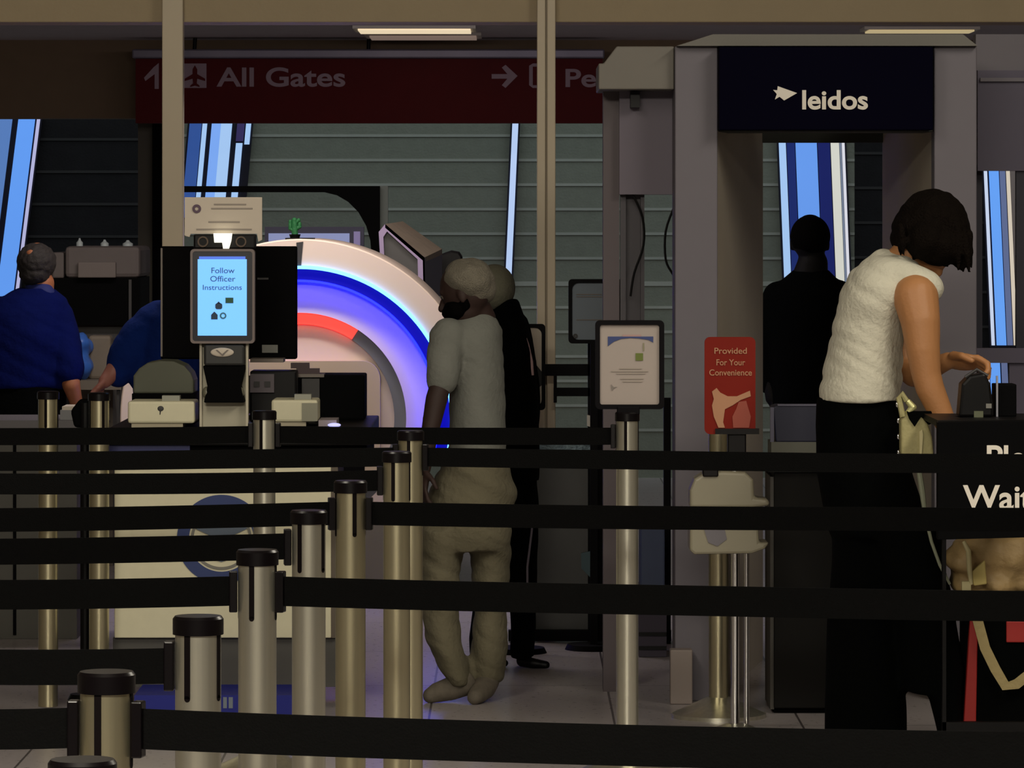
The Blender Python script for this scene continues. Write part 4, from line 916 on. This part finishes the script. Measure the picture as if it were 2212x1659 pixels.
g.T(B, [(958, 1140, .02, 50, .12), (950, 1250, .02, 43, .11), (950, 1330, .02, 42, .105), (958, 1390, .01, 40, .10), (978, 1430, .0, 36, .09), (992, 1462, -.01, 28, .08), (990, 1480, -.01, 24, .07)])
g.T(B, [(1056, 1140, .08, 48, .12), (1060, 1250, .08, 42, .11), (1060, 1330, .08, 36, .105), (1056, 1390, .08, 40, .10), (1052, 1440, .07, 40, .09), (1050, 1478, .06, 32, .08)])
B.skin('sweatpants', M_sweat, g.t, .0085, 5, wob=.008, wsc=8, fold=.016)
def shoe(pts, g, m, nm='shoe'):
    B = MB(); g.L(B, pts); a = [P_ for P_ in pts]
    return B.skin(nm, m, g.t, .007, 3)
shoe([(1002, 1476, -.02, 27), (975, 1485, -.03, 26), (945, 1493, -.04, 22), (930, 1499, -.05, 17)], g, M_camo)
shoe([(1054, 1472, .04, 26), (1046, 1485, .0, 26), (1034, 1494, -.06, 22), (1026, 1499, -.10, 17)], g, M_camo)

# ---- person in black behind him
g = Fig('person', 'person in black jacket and trousers with pale cap, close behind the beanie man', 15.9, 1105)
ff = fl(15.9)
B = MB(); hc = g.p(1058, 636, .03); fc = Vector((-.9, .4, -.1)); head(B, hc, 1, fc, sc=.86); g.L(B, [(1088, 665, .03, 26), (1092, 700, .04, 30)])
g.T(B, [(1105, 1000, .05, 45, .10), (1100, 760, .05, 50, .10)]); B.skin('body', M_skin2, g.t, .009, 4)
B = MB(); B.sph(g.p(1068, 622, .03), 46 * g.k, .11, 52 * g.k); B.skin('cap', mat('olive_grey_cap', (98, 96, 80), .9, var=.2, bump=.4), g.t, .008, 4)
B = MB(); g.T(B, [(1112, 1040, .05, 56, .15), (1112, 960, .05, 54, .16), (1114, 860, .06, 50, .16), (1110, 760, .06, 44, .15), (1098, 700, .05, 42, .13), (1090, 646, .05, 30, .09)])
g.L(B, [(1072, 720, -.08, 30), (1070, 830, -.1, 26), (1075, 920, -.1, 22)]); g.L(B, [(1118, 700, .1, 24), (1136, 780, .12, 24), (1144, 860, .12, 24), (1146, 930, .10, 20)])
jk = B.skin('jacket', M_blk, g.t, .009, 5, wob=.006, wsc=9)
B = MB(); B.tube([g.p(x, y, -.03) for x, y in ((1128, 712), (1140, 745), (1148, 780), (1150, 810))], .006, 8); B.build('pale_piping', mat('pink_piping', (160, 130, 130), .6), jk, smooth=True)
B = MB(); g.T(B, [(1108, 1020, .05, 54, .14), (1108, 1120, .05, 56, .14), (1106, 1160, .05, 54, .13)])
g.T(B, [(1082, 1140, .06, 34, .11), (1062, 1260, .08, 30, .1), (1040, 1380, .08, 28, .09), (1040, ff - 22, .08, 24, .08)])
g.T(B, [(1134, 1140, .04, 30, .11), (1132, 1260, .04, 28, .1), (1128, ff - 22, .03, 26, .09)])
tr = B.skin('trousers', M_blk, g.t, .01, 4, wob=.006)
B = MB(); B.tube([g.p(x, y, -.085) for x, y in ((1150, 1130), (1144, 1180), (1139, 1220), (1139, 1265))], .004, 8); B.build('white_stripe', mat('stripe_lilac', (120, 112, 124), .6), tr, smooth=True)
shoe([(1128, ff - 16, 0, 14), (1150, ff - 12, -.03, 12), (1180, ff - 9, -.04, 9)], g, M_blackp); shoe([(1040, ff - 16, .05, 14), (1064, ff - 12, .03, 12), (1090, ff - 9, .02, 9)], g, M_blackp)

# ---- dark silhouette inside the portal, backlit shade painted into skin and hair
g = Fig('person', 'person in dark clothing coloured near black for backlight, seen from behind inside the body scanner', 18.4, 1745); ff = fl(18.4)
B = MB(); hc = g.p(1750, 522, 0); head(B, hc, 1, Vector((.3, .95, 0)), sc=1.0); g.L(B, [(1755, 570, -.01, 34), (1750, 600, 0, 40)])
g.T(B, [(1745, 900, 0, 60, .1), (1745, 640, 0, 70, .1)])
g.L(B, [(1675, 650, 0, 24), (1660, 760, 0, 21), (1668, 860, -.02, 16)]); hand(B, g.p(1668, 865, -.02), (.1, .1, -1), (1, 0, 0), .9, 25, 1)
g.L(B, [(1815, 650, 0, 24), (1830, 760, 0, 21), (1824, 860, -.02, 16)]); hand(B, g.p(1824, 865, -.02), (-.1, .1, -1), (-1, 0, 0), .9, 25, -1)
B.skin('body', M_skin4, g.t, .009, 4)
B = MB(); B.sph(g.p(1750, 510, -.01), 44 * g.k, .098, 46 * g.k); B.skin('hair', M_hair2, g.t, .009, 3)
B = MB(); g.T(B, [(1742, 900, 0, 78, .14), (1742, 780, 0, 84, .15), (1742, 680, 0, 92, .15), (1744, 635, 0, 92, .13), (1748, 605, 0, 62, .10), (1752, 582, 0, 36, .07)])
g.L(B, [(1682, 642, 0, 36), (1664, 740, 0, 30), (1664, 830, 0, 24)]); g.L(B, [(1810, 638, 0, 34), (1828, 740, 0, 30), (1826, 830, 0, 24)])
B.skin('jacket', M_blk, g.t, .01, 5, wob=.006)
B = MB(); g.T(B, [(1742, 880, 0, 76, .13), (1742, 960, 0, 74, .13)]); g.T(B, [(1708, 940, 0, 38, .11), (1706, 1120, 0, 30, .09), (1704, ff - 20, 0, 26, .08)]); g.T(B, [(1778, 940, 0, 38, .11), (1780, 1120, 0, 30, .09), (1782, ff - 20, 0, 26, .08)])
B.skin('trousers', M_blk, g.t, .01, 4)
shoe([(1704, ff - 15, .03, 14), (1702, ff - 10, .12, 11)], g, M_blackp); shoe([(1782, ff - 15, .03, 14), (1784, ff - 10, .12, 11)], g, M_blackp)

# ---- officer one
g = Fig('person', 'balding officer in royal blue shirt seen from behind at the left edge', 18.6, 60); ff = fl(18.6)
B = MB(); hc = g.p(80, 574, 0); fc = Vector((.45, .85, -.2)); head(B, hc, 1, fc, sc=.86); B.sph(g.p(72, 548, -.07), .026, .02, .02); g.L(B, [(92, 612, .0, 26), (84, 640, .0, 34)])
g.T(B, [(45, 840, 0, 60, .1), (50, 680, 0, 70, .1)])
g.L(B, [(140, 720, 0, 26), (152, 800, -.06, 23), (158, 830, -.08, 20), (166, 862, -.06, 15), (168, 880, -.05, 13)]); hand(B, g.p(168, 880, -.05), (.15, .2, -1), (1, .3, 0), .95, 25, 1)
g.L(B, [(-50, 720, 0, 26), (-55, 800, .06, 22), (-20, 840, .15, 16)]); hand(B, g.p(-20, 840, .15), (.8, .5, 0), (0, 0, -1), .95, 30, 1)
B.skin('body', mat('ruddy_skin', (140, 84, 52), .6), g.t, .007, 4)
B = MB(); B.sph(g.p(79, 566, -.003), 43 * g.k, .098, 42 * g.k); B.sph(g.p(76, 592, -.015), 34 * g.k, .078, 26 * g.k)
B.skin('hair', mat('greying_dark_hair', (24, 18, 16), .8, var=.4, scale=50, bump=.5), g.t, .006, 3, wob=.004, wsc=50)
B = MB(); g.T(B, [(38, 838, 0, 108, .17), (40, 780, 0, 104, .17), (46, 720, 0, 102, .17), (54, 675, 0, 98, .15), (68, 645, 0, 76, .12), (80, 622, 0, 38, .08)])
g.L(B, [(122, 688, 0, 40), (140, 740, -.02, 38), (148, 785, -.05, 34), (150, 800, -.06, 33)]); g.L(B, [(-25, 690, 0, 42), (-48, 780, .03, 36)])
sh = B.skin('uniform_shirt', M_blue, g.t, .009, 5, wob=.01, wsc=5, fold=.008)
B = MB(); B.limb([g.p(80, 628, 0), g.p(96, 636, -.03)], [.055, .05]); B.skin('collar', mat('navy_collar', (10, 24, 88), .8), g.t, .008, 4)
B = MB(); g.T(B, [(42, 825, 0, 100, .16), (44, 930, 0, 104, .16)]); g.T(B, [(-5, 900, 0, 52, .13), (-5, 1100, 0, 40, .1), (-5, ff - 22, 0, 32, .09)]); g.T(B, [(95, 900, 0, 52, .13), (98, 1100, 0, 40, .1), (98, ff - 22, 0, 32, .09)])
B.skin('trousers', M_blk, g.t, .011, 4, wob=.006)
shoe([(-5, ff - 15, 0, 14), (-5, ff - 10, .14, 11)], g, M_blackp); shoe([(98, ff - 15, 0, 14), (102, ff - 10, .14, 11)], g, M_blackp)

# ---- officer two, bending behind the display
g = Fig('person', 'officer in blue shirt bending forward, mostly hidden behind the large black display', 17.2, 370); ff = fl(17.2)
B = MB(); hc = g.p(420, 640, -.1); head(B, hc, 1, Vector((.2, -.8, -.5)), sc=.92); g.L(B, [(395, 670, 0, 34), (410, 655, -.05, 30)])
g.T(B, [(390, 900, .1, 60, .1), (370, 720, .05, 60, .1)])
g.L(B, [(300, 720, 0, 30), (262, 780, -.05, 22), (240, 812, -.08, 17), (232, 822, -.1, 15)]); hand(B, g.p(236, 820, -.1), (-.6, -.2, -.55), (.2, -.2, -.9), .95, 30, -1)
g.L(B, [(450, 760, 0, 30), (470, 820, -.1, 20), (450, 860, -.2, 15)]); hand(B, g.p(450, 860, -.2), (-.5, -.6, -.3), (0, 0, -1), .95, 30, 1)
B.skin('body', M_skin3, g.t, .007, 4)
B = MB(); B.sph(g.p(422, 628, -.08), 44 * g.k, .09, 46 * g.k); B.skin('hair', M_hair2, g.t, .008, 3)
B = MB(); g.T(B, [(372, 900, .1, 82, .16), (368, 850, .08, 84, .17), (366, 790, .06, 88, .18), (370, 730, .04, 82, .17), (380, 680, .02, 68, .15), (392, 645, 0, 40, .1)])
g.L(B, [(342, 690, 0, 44), (305, 726, -.02, 44), (275, 770, -.04, 40), (258, 806, -.05, 30)]); g.L(B, [(440, 710, 0, 40), (462, 800, -.05, 34)])
g.L(B, [(300, 780, 0, 48), (320, 810, 0, 44)])
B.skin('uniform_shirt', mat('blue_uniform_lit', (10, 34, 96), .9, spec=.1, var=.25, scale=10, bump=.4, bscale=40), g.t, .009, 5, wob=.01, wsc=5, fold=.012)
B = MB(); g.T(B, [(372, 880, .1, 80, .15), (372, 980, .1, 80, .15)]); g.T(B, [(330, 950, .1, 44, .12), (328, ff - 22, .1, 32, .09)]); g.T(B, [(414, 950, .1, 44, .12), (416, ff - 22, .1, 32, .09)])
B.skin('trousers', M_blk, g.t, .011, 4)
shoe([(328, ff - 15, .1, 14), (326, ff - 10, -.02, 11)], g, M_blackp); shoe([(416, ff - 15, .1, 14), (418, ff - 10, -.02, 11)], g, M_blackp)
